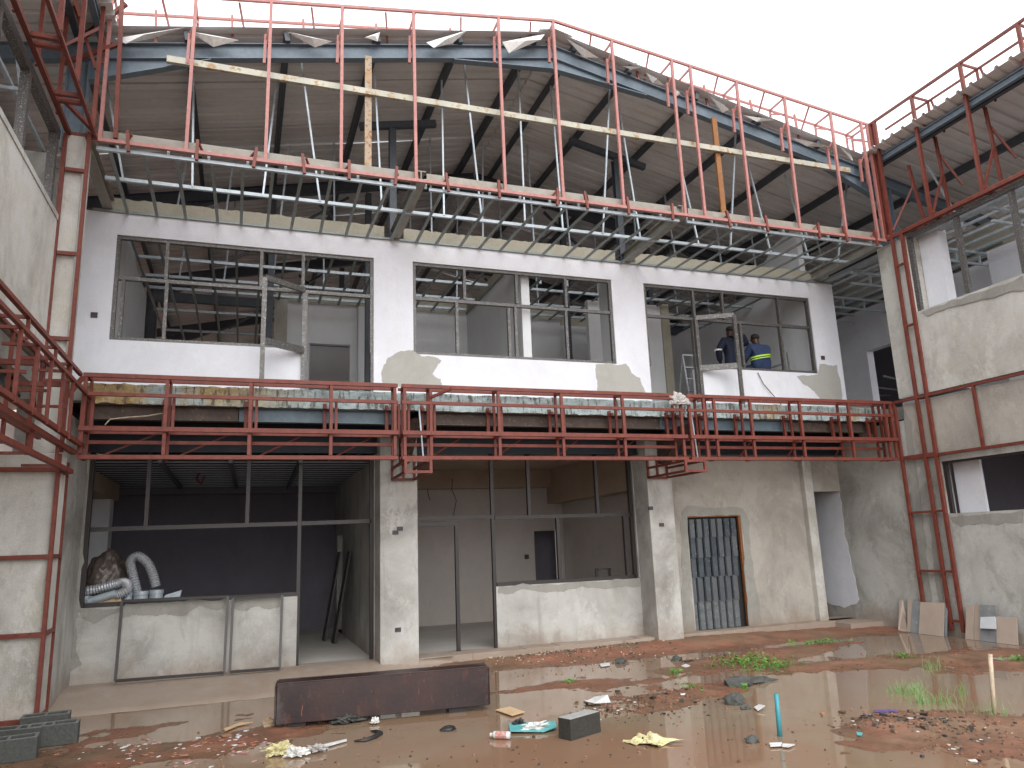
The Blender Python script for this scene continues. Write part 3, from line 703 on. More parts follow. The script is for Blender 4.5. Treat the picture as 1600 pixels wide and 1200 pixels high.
obj('jamb', B().box(WX+.3, WX+.5, 9.2, 9.61, 4.1, 7.02), 'white', rw)
w = obj('window_frame', B().bar((WX+.05, 3, 2.86), (WX+.05, 9.6, 2.86), .06, .04), 'alu_dark', rw); BASE[w] = BASE[rw]
obj('mullion', B().bar((WX+.06, 9.58, 2.0), (WX+.06, 9.58, 2.84), .06, .06), 'alu_dark', w)
obj('inner_pier', B().box(WX+.25, WX+.3, 9.1, 9.6, -.1, 3.6), 'white', rw)
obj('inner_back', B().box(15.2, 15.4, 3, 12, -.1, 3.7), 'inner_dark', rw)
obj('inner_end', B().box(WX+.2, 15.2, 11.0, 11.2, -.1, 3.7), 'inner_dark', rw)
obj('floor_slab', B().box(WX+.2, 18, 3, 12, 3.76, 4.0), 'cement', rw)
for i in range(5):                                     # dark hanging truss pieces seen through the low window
    y = 9.0-i*.5; obj('hanging_web', B().poly([(12.6, y, 2.86), (12.6, y-.28, 2.86), (12.6, y-.14, 2.5)], (.02, 0, 0)), 'web_pan_shade', rw)
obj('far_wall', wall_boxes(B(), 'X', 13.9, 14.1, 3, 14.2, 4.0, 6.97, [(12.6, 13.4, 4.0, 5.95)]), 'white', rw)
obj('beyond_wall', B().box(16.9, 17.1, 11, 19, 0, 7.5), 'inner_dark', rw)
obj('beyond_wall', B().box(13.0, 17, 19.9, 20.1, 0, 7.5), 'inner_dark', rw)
for i in range(7): obj('ceiling_channel', B().bar((14.3, 12.2+i*.6, 5.6-.12*i), (16.8, 13.2+i*.6, 5.4), .04), 'galv_dull', rw)
obj('far_wall', B().box(13.4, 13.6, 3, 9.7, 4.0, 6.96), 'white', rw)
obj('far_upstand', B().box(13.92, 14.1, 3, 16.5, 6.971, 7.75), 'raw', rw)
obj('far_end', B().box(12.2, 13.9, 14.2, 14.4, 4.0, 6.97), 'white_in', rw)
obj('ledge', B().box(13.85, 13.89, 9.7, 14.2, 7.2, 7.24), 'galv_dull', rw)
obj('ledge', B().box(13.85, 13.89, 9.7, 14.2, 7.0, 7.03), 'steel_dark', rw)
for i in range(5):
    x = 11.85+i*.42; obj('ceiling_channel', B().bar((x, 3, 6.97), (x, 13.9, 6.97), .045), 'galv', rw)
obj('ceiling_channel', B().bar((11.6, 3, 7.02), (11.6, 12, 7.02), .16, .06), 'galv', rw)
for y in (8.1, 9.7, 11.2, 12.6, 13.6):
    obj('ceiling_channel', B().bar((11.5, y, 6.92), (13.88, y, 6.92), .045), 'galv', rw)
    obj('ceiling_channel', B().bar((11.5, y+.03, 6.70), (13.88, y+.03, 6.70), .04), 'galv', rw)
    for x in (12, 12.6, 13.2): obj('hanger', B().bar((x, y+.02, 6.7), (x, y+.02, 6.92), .04), 'galv', rw)
for (x, y, dy) in ((12, 9.0, .4), (12.6, 8.0, -.1), (11.9, 12.2, .1), (13, 11, .2)):
    obj('hanger', B().bar((x, y, 6.97), (x-.2, y+dy, 8.5), .03), 'galv', rw)

# ---------------------------------------------------------------- soffit and ceiling grids
sg = thing('ceiling_grid', 'bright galvanised soffit grid of thin joists running out over the balcony under the gable', 'metal grid', (4.6, 11, 6.9))
YF = 9.97
obj('edge_channel', B().bar((-1.95, YF+.08, 6.985), (2.25, YF+.08, 6.985), .045), 'galv', sg)
obj('edge_channel', B().bar((2.45, YF+.08, 6.985), (6.75, YF+.08, 6.985), .045), 'galv', sg)
obj('edge_channel', B().bar((6.9, YF+.08, 6.985), (11.15, YF+.08, 6.985), .045), 'galv', sg)
obj('mid_channel', B().bar((-1.98, 10.92, 7.0), (11.2, 10.92, 7.0), .05, .05), 'galv', sg)
obj('wall_angle', B().bar((-2.3, 11.98, 6.975), (11.7, 11.98, 6.975), .035), 'galv_dull', sg)
r = random.Random(4)
for i in range(33):
    x = -1.78+i*.402+r.uniform(-.02, .02)
    obj('joist', B().bar((x, YF+.1, 6.962), (x+r.uniform(-.04, .04), 11.97, 6.955), .045, .025), 'galv_dull', sg)
for i, x in enumerate((-1.75, -.85, .12, .95, 1.9, 2.9, 3.55, 4.3, 5.0, 5.75, 6.5, 7.7, 8.4, 9.3, 10.2, 10.9)):
    y = 10.92 if i % 2 == 0 else 10.90
    xx = min(purx, key=lambda q: abs(q-x))
    obj('hanger', B().bar((x, y, 7.0), (x+(xx-x)*.6, y+.25*(i % 3-1), rz(x, .0)), .028), 'galv', sg)
for i in range(26):
    x = -1.6+i*.5; obj('clip', B().bar((x, YF+.08, 6.99), (x, YF+.08, 7.1+.02*(i % 3)), .035), 'galv', sg)
ig = thing('ceiling_grid', 'galvanised ceiling grid over the upstairs rooms seen through the window openings', 'metal grid', (4.6, 15, 6.9))
for i in range(32):
    x = -1.9+i*.41
    y1 = 23.8 if x < .5 else 15.7
    if 11.0 < x: continue
    obj('joist', B().bar((x, 12.24, 6.955), (x, y1, 6.955), .045, .025), 'galv_dull', ig)
for y in (12.95, 13.9, 14.85, 15.55):
    obj('cross_channel', B().bar((-1.95, y, 7.0), (4.6, y, 7.0), .05), 'galv', ig)
    obj('cross_channel', B().bar((4.9, y, 7.0), (11.1, y, 7.0), .05), 'galv', ig)
for y in (17.0, 18.6, 20.4, 22.4):
    obj('cross_channel', B().bar((-1.95, y, 7.0), (.6, y, 7.0), .05), 'galv', ig)
for y in (12.95, 14.85):
    for x in (-1.3, -.5, .4, 1.4, 3.2, 4.2, 5.3, 6.1, 7.6, 8.6, 9.7, 10.6):
        obj('hanger', B().bar((x, y, 7.0), (x+.1*((x*7) % 3-1), y+.2, rz(x, 0)), .03), 'galv', ig)
for x in (5.0, 5.6, 6.2):
    obj('truss_hanger', B().bar((x, 13.5, 6.98), (x, 13.5, 7.3), .05), 'galv', ig)
obj('truss_channel', B().bar((4.9, 13.5, 7.3), (11.1, 13.5, 7.3), .05), 'galv', ig)

# ---------------------------------------------------------------- red steel frames
def frame(label, rails, posts, mat, loc, cat='steel frame', group=None, w=.05):
    t = thing('steel_truss', label, cat, loc, group)
    for e in rails:
        p, q = e[0], e[1]; ww = e[2] if len(e) > 2 else w
        obj('rail', B().bar(p, q, ww), mat, t)
    for e in posts:
        p, q = e[0], e[1]; ww = e[2] if len(e) > 2 else w*.96
        obj('post', B().bar(p, q, ww), mat, t)
    return t
FY, BY = 10.34, 10.62
ZA, ZC, ZD, ZG, ZF = 4.04, 3.80, 3.36, 3.25, 3.01
def balcony(label, x0, x1, xs_, seed):
    rails = [((x0, FY, ZA), (x1, FY, ZA), .052), ((x0, BY, ZA+.004), (x1, BY, ZA+.004), .04), ((x0, FY, ZC), (x1, FY, ZC), .045),
             ((x0, FY-.03, ZD), (x1, FY-.03, ZD), .058), ((x0, BY, ZD), (x1, BY, ZD), .045), ((x0, FY, ZF), (x1, FY, ZF), .05), ((x0+.03, BY, ZG-.02), (x1-.03, BY, ZG-.02), .045), ((x0+.02, BY, ZF+.02), (x1-.02, BY, ZF+.02), .04)]
    posts = []
    for x in xs_:
        posts += [((x, FY+.002, ZF+.03), (x, FY+.002, ZA-.03), .042), ((x+.02, BY, ZF), (x+.02, BY, ZA), .036)]
        posts += [((x-.05, BY+.1, ZD+.05), (x-.05, BY+.1, ZC+.02), .045), ((x-.05, BY-.02, ZC-.05), (x-.05, 10.8, ZC-.05), .04), ((x+.08, FY+.12, ZD), (x+.08, FY+.12, ZC), .036)]
        for z in (ZD, ZF, ZA): posts.append(((x+.01, FY+.03, z+.001), (x+.01, BY-.02, z+.001), .04))
    for a, c in zip(xs_, xs_[1:]):
        if c-a > .8: posts.append(((a+.15, BY+.35, ZF+.1), (a+.75, BY+.75, ZD+.1), .022))
    return frame(label, rails, posts, 'red', ((x0+x1)/2, FY, ZF))
balcony('left third of the red balcony frame, ending at the left concrete column', -1.93, 2.02, [-1.9, -.97, .05, 1.1, 1.98], 1)
t2 = balcony('middle span of the red balcony frame between the two concrete columns', 2.08, 6.72, [2.12, 2.5, 3.53, 4.55, 5.6, 6.66], 2)
obj('loose_offcut', B().bar((2.5, FY-.03, 3.88), (2.75, FY-.25, 3.97), .035), 'red', t2)
balcony('right third of the red balcony frame, ending at the right wing pier', 6.78, 11.12, [6.82, 7.1, 7.3, 8.02, 9.05, 10.12, 10.95, 11.09], 3)
for (x0, x1, u0, u1, lab) in ((2.12, 2.48, 2.15, 2.5, 'small red box bracket reaching from the left concrete column up to the balcony frame'),
                              (6.64, 7.0, 6.62, 7.0, 'small red box bracket reaching from the right concrete column up to the balcony frame')):
    z0, z1 = 2.81, 2.97
    t = thing('bracket', lab, 'bracket', (x0, 11, z0))
    f_, bk = 10.31, 11.47
    for p, q in (((x0, f_, z0), (x1, f_, z0)), ((x0, f_, z1), (x1, f_, z1)), ((u0, bk, z0), (u1, bk, z0)), ((u0, bk, z1+.2), (u1, bk, z1+.2)),
                 ((x0, f_, z0), (u0, bk, z0)), ((x1, f_, z0), (u1, bk, z0)), ((x0, f_, z1+.003), (u0, bk, z1+.003)), ((x1, f_, z1+.003), (u1, bk, z1+.003))):
        obj('rail', B().bar(p, q, .036), 'red', t)
    for p in ((x0, f_), (x1, f_)): obj('post', B().bar((p[0], p[1]-.003, z0-.02), (p[0], p[1]-.003, z1+.02), .04), 'red', t)
    for p in ((u0, bk), (u1, bk), ((u0+u1)/2, bk)): obj('post', B().bar((p[0], p[1], z0), (p[0], p[1], z1+.2), .034), 'red', t)

# gable frame in front of the roof
GY, GB = 9.96, 10.38
gx = [-1.9, -.88, .125, 1.15, 2.24, 3.63, 4.60, 5.67, 6.83, 7.22, 8.17, 9.2, 10.25, 11.0, 11.14]
def gz(x): return 10.28-.155*(4.6-x) if x < 4.6 else 10.28-.125*(x-4.6)
rails = [((-1.98, GY, gz(-1.98)), (4.6, GY, gz(4.6)), .042), ((4.6, GY, gz(4.6)), (11.2, GY, gz(11.2)), .042),
         ((-1.98, GB, gz(-1.98)-.02), (4.6, GB, gz(4.6)-.02), .035), ((4.6, GB, gz(4.6)-.02), (11.2, GB, gz(11.2)-.02), .035),
         ((-1.98, GY, 7.06), (11.22, GY, 7.06), .047)]
posts = []
for x in gx:
    posts.append(((x, GY+.002, 7.06), (x+.015*math.sin(x*5), GY+.002, gz(x)), .044))
    posts.append(((x+.01, GY+.02, gz(x)-.02), (x+.01, GB, gz(x)-.03), .032))
    posts.append(((x+.02, GB, gz(x)-.04), (x+.02, GB, rz(x, .2)), .032))
    if gz(x)-rz(x) > -.1: posts.append(((x, GY+.03, gz(x)-.35), (x+.02, GB, gz(x)-.1), .03))
    posts.append(((x-.05, GY+.12, rz(x, .05)), (x-.06, GY+.12, rz(x, -.42)), .04))
    posts.append(((x-.04, GY+.12, rz(x, -.05)), (x-.01, GY+.03, rz(x, .1)), .03))
for x in (-1.4, -.4, .6, 1.7, 2.9, 4.1, 5.2, 6.3, 7.7, 8.7, 9.7):
    posts.append(((x+.1, GY+.03, gz(x)-.01), (x+.2, GB, gz(x)-.3), .028))
    posts.append(((x, GB-.1, gz(x)-.02), (x+.03, GB-.12, rz(x, .0)), .035))
gf = frame('tall sky-paled red frame before the gable, with spaced uprights and a peaked top rail', rails, posts, 'red_bloom', (4.6, GY, 7.0))
for i, px in enumerate((197, 305, 395, 475, 545, 617, 700, 779, 868, 915, 978, 1045, 1133, 1190, 1268, 1310, 1355)):
    x = at(px, 290, Y=GY).x
    b = B().bar((x, GY-.03, 6.93), (x+.03*((i % 3)-1), GY+.0, 7.24), .04)
    b.bar((x+.02, GY+.02, 7.2), (x+.09*((i % 2)*2-1), GY+.1, 7.07), .025)
    obj('lug', b, 'red', gf)
ch = thing('steel_channel', 'weathered pale steel channel lying along the bottom of the gable frame', 'steel beam', (4.6, 10.1, 7.1))
for x0, x1, mt in ((-1.95, 2.3, 'channel'), (2.42, 6.8, 'channel'), (6.95, 11.1, 'channel')):
    b = B().bar((x0, 10.06, 7.17), (x1, 10.06, 7.17), .012, .15); b.bar((x0, 10.09, 7.24), (x1, 10.09, 7.24), .05, .01); b.bar((x0, 10.09, 7.10), (x1, 10.09, 7.10), .05, .01)
    obj('channel_length', b, mt, ch)
br = obj('steel_beam', B().bar((-1.2, 10.10, 8.47), (10.68, 10.10, 8.49), .06, .095), 'cream'); centre(br)
tag(br, 'long cream painted steel tube with rust stains lying level across the whole gable', 'steel beam')
p = obj('steel_upright', B().bar((1.56, 10.145, 7.2), (1.56, 10.145, rz(1.56, -.25)), .1, .04), 'rustpost'); centre(p); tag(p, 'cream and rust steel upright in the left half of the gable', 'steel post')
p = obj('steel_upright', B().bar((7.74, 10.145, 7.2), (7.74, 10.145, rz(7.74, -.25)), .1, .04), 'rustpost2'); centre(p); tag(p, 'orange rusted steel upright in the right half of the gable', 'steel post')

# right wing frames
FX = 11.19
rails = []; posts = []
ybars = [9.7, 8.97, 7.98, 6.95, 5.9]
rails = [((FX, 9.97, 9.46), (FX, 3, 9.46), .045), ((FX+.42, 9.97, 9.44), (FX+.42, 3, 9.44), .035), ((FX, 9.97, 7.08), (FX, 3, 7.08), .06)]
for y in (8.97, 7.98, 6.95, 5.9):
    posts += [((FX+.003, y, 7.1), (FX+.003, y, 9.46), .052), ((FX, y, 9.455), (FX+.42, y, 9.435), .035), ((FX+.42, y+.02, 9.44), (FX+.42, y+.02, 8.7), .035),
              ((FX+.02, y-.06, 8.9), (FX+.42, y-.06, 8.75), .035), ((FX+.42, y-.05, 9.42), (FX+.42, y-.2, 8.7), .03),
              ((FX+.42, y, 8.7), (FX+.42, y-.05, 7.15), .045), ((FX+.02, y-.02, 7.15), (FX+.4, y-.06, 8.0), .035), ((FX+.42, y+.02, 8.45), (FX+.65, y-.2, 7.7), .035), ((FX+.02, y, 7.085), (FX+.42, y-.05, 7.1), .045)]
posts += [((FX+.3, 9.5, 8.4), (FX+.3, 9.35, 7.15), .045), ((FX+.02, 9.8, 7.2), (FX+.3, 9.45, 8.0), .035), ((FX-.02, 9.9, 7.12), (FX+.35, 9.3, 7.12), .045)]
for dx, dy in ((0, 0), (.07, -.02), (.02, -.12)):
    posts.append(((FX-.02+dx, 9.95+dy, 7.1), (FX-.02+dx, 9.95+dy, 9.46), .05))
frame('red steel truss frame along the roof edge of the right wing', rails, posts, 'red', (FX, 7, 7))
rail = obj('steel_beam', B().bar((FX+.12, 9.6, 7.13), (FX+.12, 3, 7.13), .09, .07), 'pink'); centre(rail); tag(rail, 'orange primed steel tube under the red truss of the right wing', 'steel beam')
rails = [((FX, 10.33, 4.04), (FX, 3, 4.04), .045), ((FX, 10.33, 3.0), (FX, 3, 3.0), .045)]
posts = [((FX-.003, 8.72, 3.02), (FX-.003, 8.72, 4.02), .045), ((FX, 7.4, 3.02), (FX, 7.4, 4.02), .045)]
frame('two level red rails with short uprights fixed along the right wing wall between its windows', rails, posts, 'red', (FX, 7, 3))
posts = [((FX-.002, 10.33, .1), (FX-.002, 10.33, 4.06), .05), ((FX-.002, 9.83, .09), (FX-.002, 9.83, 7.06), .05), ((FX-.002, 9.61, .08), (FX-.002, 9.61, 7.06), .055)]
rails = [((FX, 10.3, 2.05), (FX, 9.62, 2.05), .04), ((FX, 10.3, 1.05), (FX, 9.62, 1.05), .04), ((FX, 9.81, .25), (FX, 9.62, .25), .04), ((FX, 9.81, 5.35), (FX, 9.63, 5.35), .04), ((FX, 9.81, 6.5), (FX, 9.63, 6.5), .04), ((FX, 10.3, 3.03), (FX, 9.62, 3.03), .04)]
frame('tall narrow red ladder frame fixed to the right wing pier from ground to roof', rails, posts, 'red', (FX, 10, 0))

# left wing frames
OX, IX = -1.94, -2.2
rails = [((-1.96, 10.34, 4.04), (-1.96, 3, 4.04), .042), ((IX, 10.3, 4.03), (IX, 3, 4.03), .036), ((-1.88, 10.6, 3.80), (-1.88, 3, 3.80), .04), ((-1.90, 10.5, 3.16), (-1.90, 3, 3.16), .05),
         ((-1.96, 10.33, 3.06), (-1.96, 3, 3.06), .055), ((-1.94, 10.16, 2.81), (-1.94, 3, 2.81), .05), ((IX, 9.7, 3.15), (IX, 3, 3.15), .04)]
posts = []
for y in (7.86, 8.99, 9.76): posts += [((-1.96, y, 3.82), (-1.96, y, 4.02), .032), ((-1.97, y, 4.035), (IX+.02, y, 4.035), .032)]
for y in (7.35, 7.95, 8.5, 9.05, 9.55): posts += [((-1.882, y, 3.12), (-1.882, y, 3.79), .032), ((-1.9, y, 3.79), (IX+.02, y, 3.79), .03)]
for y in (7.5, 8.35, 9.25): posts += [((IX-.003, y, 2.9), (IX-.003, y, 4.02), .034), ((-1.9, y+.2, 3.47), (IX, y+.2, 3.47), .03)]
for y in (8.4, 9.5): posts += [((-1.97, y, 2.83), (-1.97, y, 3.04), .03), ((-1.96, y, 2.815), (IX-.1, y, 2.815), .03)]
for y in (8.1, 9.1): posts.append(((-1.9, y, 3.65), (IX-.2, y, 3.65), .05))
posts.append(((-1.93, 10.32, 4.0), (-2.04, 9.9, 3.62), .045))
posts.append(((-1.9, 10.33, 3.05), (-1.9, 10.33, 3.76), .05))
frame('red steel balcony frame running along the left wing toward the left picture edge', rails, posts, 'red', (OX, 7, 3))
posts = [((-1.99, 9.8, 3.0), (-1.99, 9.8, 7.05), .042), ((-2.25, 9.8, 3.4), (-2.25, 9.8, 7.0), .045), ((-2.0, 9.79, .1), (-2.0, 9.79, 2.98), .042), ((-2.03, 10.4, .14), (-2.03, 10.4, 2.95), .036)]
rails = []
for z in (6.52, 5.42, 4.35): rails.append(((-2.22, 9.8, z), (-2.0, 9.8, z), .045))
for z in (.12, 1.0, 1.83, 2.80): rails.append(((-3.1, 9.785, z), (-2.02, 9.785, z), .05)); rails.append(((-2.0, 9.82, z+.003), (-2.03, 10.38, z+.003), .045))
frame('red ladder frame and level bars fixed round the left wing pier', rails, posts, 'red', (-2.0, 9.8, 0))
a = 7.04
rails = [((IX-.03, 9.9, a), (IX-.03, 3, a), .055), ((OX, 10.0, a+.02), (OX, 3, a+.02), .042), ((OX, GY, 9.25), (OX, 3, 9.25), .045), ((OX-.4, GY, 9.2), (OX-.4, 3, 9.2), .035)]
posts = []
for y in (9.88, 9.1, 8.95, 8.05, 7.9, 7.0): rails.append(((IX, y, a+.003), (OX-.01, y, a+.003), .05))
for y in (9.7, 8.7, 7.8, 6.8):
    posts += [((OX+.003, y, a+.03), (OX+.003, y, 9.24), .048), ((OX-.4, y, 7.2), (OX-.4, y, 9.2), .04), ((OX-.02, y, 7.9), (OX-.38, y, 8.9), .04), ((OX-.02, y, 8.5), (OX-.4, y-.3, 7.9), .035)]
posts += [((IX+.02, 9.1, a+.05), (OX, 9.85, a+.06), .045), ((-1.72, 9.94, 7.1), (-1.78, 9.94, 9.3), .05), ((-1.72, 9.94, 9.1), (-2.3, 10.1, 8.5), .05), ((-1.74, 9.95, 8.5), (-2.4, 10.0, 8.1), .05), ((-1.6, 9.9, 9.6), (-2.1, 10.2, 9.0), .045)]
frame('crossed red steel truss pieces in the upper left corner under the left wing roof', rails, posts, 'red', (OX, 8, 7))

# ---------------------------------------------------------------- people
def figure(label, joints, edges, loc, head, cloth, look, extra=None):
    """joints {name:(pos, radius)}; body skin first, clothing as a second slightly fuller skin"""
    def skin(name, js, es, mat, parent, grow=0, root=None):
        names = list(js); me = bpy.data.meshes.new(name)
        me.from_pydata([Vector(js[n][0]) for n in names], [(names.index(a), names.index(b)) for a, b in es], [])
        o = bpy.data.objects.new(name, me); COL.objects.link(o)
        sk = o.modifiers.new('skin', 'SKIN'); sk.use_smooth_shade = True
        for i, n in enumerate(names):
            v = me.skin_vertices[0].data[i]; rr = js[n][1]
            rr = rr if isinstance(rr, tuple) else (rr, rr)
            v.radius = (rr[0]+grow, rr[1]+grow); v.use_root = (n == (root or names[0]))
        ss = o.modifiers.new('sub', 'SUBSURF'); ss.levels = 2; ss.render_levels = 2
        me.materials.append(M[mat]); o.parent = parent
        return o
    t = thing('person', label, 'person', loc)
    body = skin('body', joints, edges, 'skin', t)
    cl = {k: v for k, v in joints.items() if not k.startswith(('head', 'neck', 'hand', 'f', 'jaw'))}
    ce = [(a, b) for a, b in edges if a in cl and b in cl]
    skin('overalls', cl, ce, cloth, t, .022)
    hp = Vector(head)
    # hair cap, ears and nose
    import bmesh
    for nm, off, sc, mt in (('hair', Vector((0, 0, .02))-Vector(look)*.012, (.088, .1, .078), 'hair'),):
        bm = bmesh.new(); bmesh.ops.create_icosphere(bm, subdivisions=3, radius=1)
        for v in bm.verts:
            v.co = Vector((v.co.x*sc[0], v.co.y*sc[1], v.co.z*sc[2]))
            if v.co.dot(Vector(look)) > .035 and v.co.z < .05: v.co -= Vector(look)*.05
            if v.co.z < -.03: v.co.z = -.03
            v.co += hp+off
        me = bpy.data.meshes.new(nm); bm.to_mesh(me); bm.free(); me.materials.append(M[mt]); me.shade_smooth()
        o = bpy.data.objects.new(nm, me); COL.objects.link(o); o.parent = t
    return t
# worker sitting on the sill with his back to the courtyard
J = {'pelvis': ((0, 0, .10), (.17, .13)), 'waist': ((0, -.02, .25), (.185, .13)), 'chest': ((0, .02, .42), (.215, .145)), 'neckb': ((0, .05, .54), (.09, .08)), 'neck': ((0, .075, .60), .055), 'head': ((0, .11, .685), (.105, .115)), 'headtop': ((0, .115, .755), (.09, .1)), 'jaw': ((0, .17, .655), .045),
     'shl': ((-.185, .04, .49), .085), 'ell': ((-.27, .16, .27), .055), 'wrl': ((-.2, .36, .18), .04), 'handl': ((-.18, .44, .16), (.04, .022)),
     'shr': ((.185, .04, .49), .085), 'elr': ((.26, .18, .28), .055), 'wrr': ((.12, .36, .2), .04), 'handr': ((.08, .44, .17), (.04, .022)),
     'hipl': ((-.1, .05, .06), .11), 'knl': ((-.2, .42, .07), .085), 'anl': ((-.2, .42, -.4), .055), 'hipr': ((.1, .05, .06), .11), 'knr': ((.14, .44, .07), .085), 'anr': ((.14, .42, -.4), .055)}
Eg = [('pelvis', 'waist'), ('waist', 'chest'), ('chest', 'neckb'), ('neckb', 'neck'), ('neck', 'head'), ('head', 'headtop'), ('head', 'jaw'), ('chest', 'shl'), ('shl', 'ell'), ('ell', 'wrl'), ('wrl', 'handl'),
      ('chest', 'shr'), ('shr', 'elr'), ('elr', 'wrr'), ('wrr', 'handr'), ('pelvis', 'hipl'), ('hipl', 'knl'), ('knl', 'anl'), ('pelvis', 'hipr'), ('hipr', 'knr'), ('knr', 'anr')]
for sfx, sx_ in (('l', -1), ('r', 1)):
    h = Vector(J['hand'+sfx][0])
    for k in range(4):
        n1, n2 = 'f%s%da' % (sfx, k), 'f%s%db' % (sfx, k)
        J[n1] = (h+Vector((-.03+.02*k, .05, -.005)), .009); J[n2] = (h+Vector((-.03+.02*k, .08-.006*abs(k-1.5), -.035)), .008)
        Eg += [('hand'+sfx, n1), (n1, n2)]
    J['f%st' % sfx] = (h+Vector((-.045*sx_, .02, -.02)), .01); Eg.append(('hand'+sfx, 'f%st' % sfx))
w1 = figure('worker in navy overalls with a lime band sitting on the right window sill', J, Eg, (9.78, 12.13, 4.99), (0, .115, .715), 'navy', (0, 1, 0))
def band(parent, cx, cy, z, rx, ry, h, tilt=0., mat='hivis'):
    b = B(); n = 28; vs = []
    for zz in (-h/2, h/2):
        for k in range(n):
            a = 2*PI*k/n; x = rx*math.cos(a); vs.append((cx+x, cy+ry*math.sin(a), z+zz+tilt*x))
    fs = [(k, (k+1) % n, (k+1) % n+n, k+n) for k in range(n)]
    o = obj('reflective_band', B().add(vs, fs), mat, None, smooth=True); o.parent = parent; return o
band(w1, 0, -.012, .30, .225, .172, .03, .14); band(w1, 0, -.012, .255, .222, .170, .018, .14)
# worker standing inside behind the open door leaf
J = {'pelvis': ((0, 0, .95), (.15, .11)), 'waist': ((0, 0, 1.1), (.135, .1)), 'chest': ((0, .0, 1.3), (.17, .12)), 'neckb': ((0, .01, 1.44), (.08, .07)), 'neck': ((0, .01, 1.5), .055), 'head': ((.01, .02, 1.6), (.105, .115)), 'headtop': ((.01, .02, 1.68), (.09, .1)), 'jaw': ((.05, .04, 1.56), .045),
     'shl': ((-.18, .0, 1.4), .07), 'ell': ((-.3, .03, 1.18), .055), 'wrl': ((-.2, .15, 1.0), .04), 'handl': ((-.16, .2, .97), (.035, .022)),
     'shr': ((.18, .0, 1.4), .07), 'elr': ((.42, .05, 1.38), .058), 'wrr': ((.34, .08, 1.6), .045), 'handr': ((.3, .1, 1.67), (.035, .022)),
     'hipl': ((-.09, 0, .88), .1), 'knl': ((-.11, .03, .48), .075), 'anl': ((-.11, 0, .08), .05), 'hipr': ((.09, 0, .88), .1), 'knr': ((.12, .03, .48), .075), 'anr': ((.12, 0, .08), .05), 'toel': ((-.11, .15, .04), .04), 'toer': ((.12, .15, .04), .04)}
Eg = Eg[:21]+[('anl', 'toel'), ('anr', 'toer')]
for sfx, sx_ in (('l', -1), ('r', 1)):
    h = Vector(J['hand'+sfx][0]); up = 1 if sfx == 'r' else -1
    for k in range(4):
        n1, n2 = 'f%s%da' % (sfx, k), 'f%s%db' % (sfx, k)
        J[n1] = (h+Vector((-.03+.02*k, .01, .05*up)), .009); J[n2] = (h+Vector((-.03+.02*k, .03, .075*up)), .008)
        Eg += [('hand'+sfx, n1), (n1, n2)]
    J['f%st' % sfx] = (h+Vector((-.045*sx_, .01, .02*up)), .01); Eg.append(('hand'+sfx, 'f%st' % sfx))
w2 = figure('worker in dark navy overalls standing inside behind the open door leaf with one arm raised', J, Eg, (9.33, 12.42, 4.27), (.01, .02, 1.63), 'navy_dark', (0, 1, 0))
band(w2, -.31, .03, 1.2, .085, .085, .03, mat='paper')

# step ladder, trestle, cable, plastic
lp = thing('step_ladder', 'small aluminium step ladder standing in the right doorway upstairs', 'ladder', (8.6, 12.7, 4.03))
tl, tr_, bl_, br_ = Vector((8.36, 12.75, 5.42)), Vector((8.60, 12.75, 5.42)), Vector((8.32, 12.5, 4.03)), Vector((8.74, 12.5, 4.03))
obj('stile', B().bar(tl, bl_, .03), 'ladder', lp); obj('stile', B().bar(tr_, br_, .03), 'ladder', lp); obj('top_hoop', B().bar(tl, tr_, .03), 'ladder', lp)
for k in range(1, 6):
    t_ = k/5.6+.02; obj('rung', B().bar(tl.lerp(bl_, t_), tr_.lerp(br_, t_), .06, .025), 'ladder', lp)
for a_ in (tl, tr_): obj('back_leg', B().bar(a_, (a_.x, 13.15, 4.03), .022), 'ladder', lp)
tp = thing('trestle', 'thin dark steel trestle behind the two workers in the right window', 'trestle', (9.8, 12.7, 4.03))
for p, q in (((8.75, 12.8, 4.98), (9.55, 12.7, 5.35)), ((10.1, 12.7, 5.12), (10.75, 12.55, 5.3))): obj('rail', B().bar(p, q, .035), 'steel_dark', tp)
obj('plank', B().box(8.6, 10.1, 12.28, 12.6, 4.23, 4.27), 'wood', tp)
for x, y, z in ((8.85, 12.8, 5.0), (9.2, 12.75, 5.15), (10.75, 12.55, 5.6), (10.83, 12.55, 5.55)): obj('leg', B().bar((x, y, z), (x+.05, y, 4.03), .03), 'galv_dull', tp)
pipe_ = obj('steel_tube', B().bar((9.42, 12.25, 4.6), (9.36, 12.3, 5.78), .05), 'galv'); centre(pipe_); tag(pipe_, 'bright steel tube standing upright between the two workers', 'tube')
cb = obj('cable', B().tube([at(1184, 582, Y=11.97), at(1193, 600, Y=11.96), at(1207, 616, Y=11.95), at(1222, 634, Y=11.4), at(1226, 640, Y=11.0)], .008, 5), 'black'); centre(cb)
tag(cb, 'thin dark cable hanging down the white wall below the seated worker', 'cable')
def crumple(name, c, sx_, sy_, sz_, mat, seed, sub=3, parent=None, jag=.35, smooth=False, fr=1.9):
    import bmesh
    bm = bmesh.new(); bmesh.ops.create_icosphere(bm, subdivisions=sub, radius=1)
    for v in bm.verts:
        f = 1+jag*mnoise.fractal(v.co*fr+Vector((seed, 0, 0)), .7, 2, 4)
        v.co = Vector((v.co.x*f*sx_, v.co.y*f*sy_, max(-.3, v.co.z)*f*sz_))+Vector(c)
    me = bpy.data.meshes.new(name); bm.to_mesh(me); bm.free(); me.materials.append(M[mat])
    if smooth: me.shade_smooth()
    o = bpy.data.objects.new(name, me); COL.objects.link(o); BASE[o] = Vector((0, 0, 0)); return centre(o)
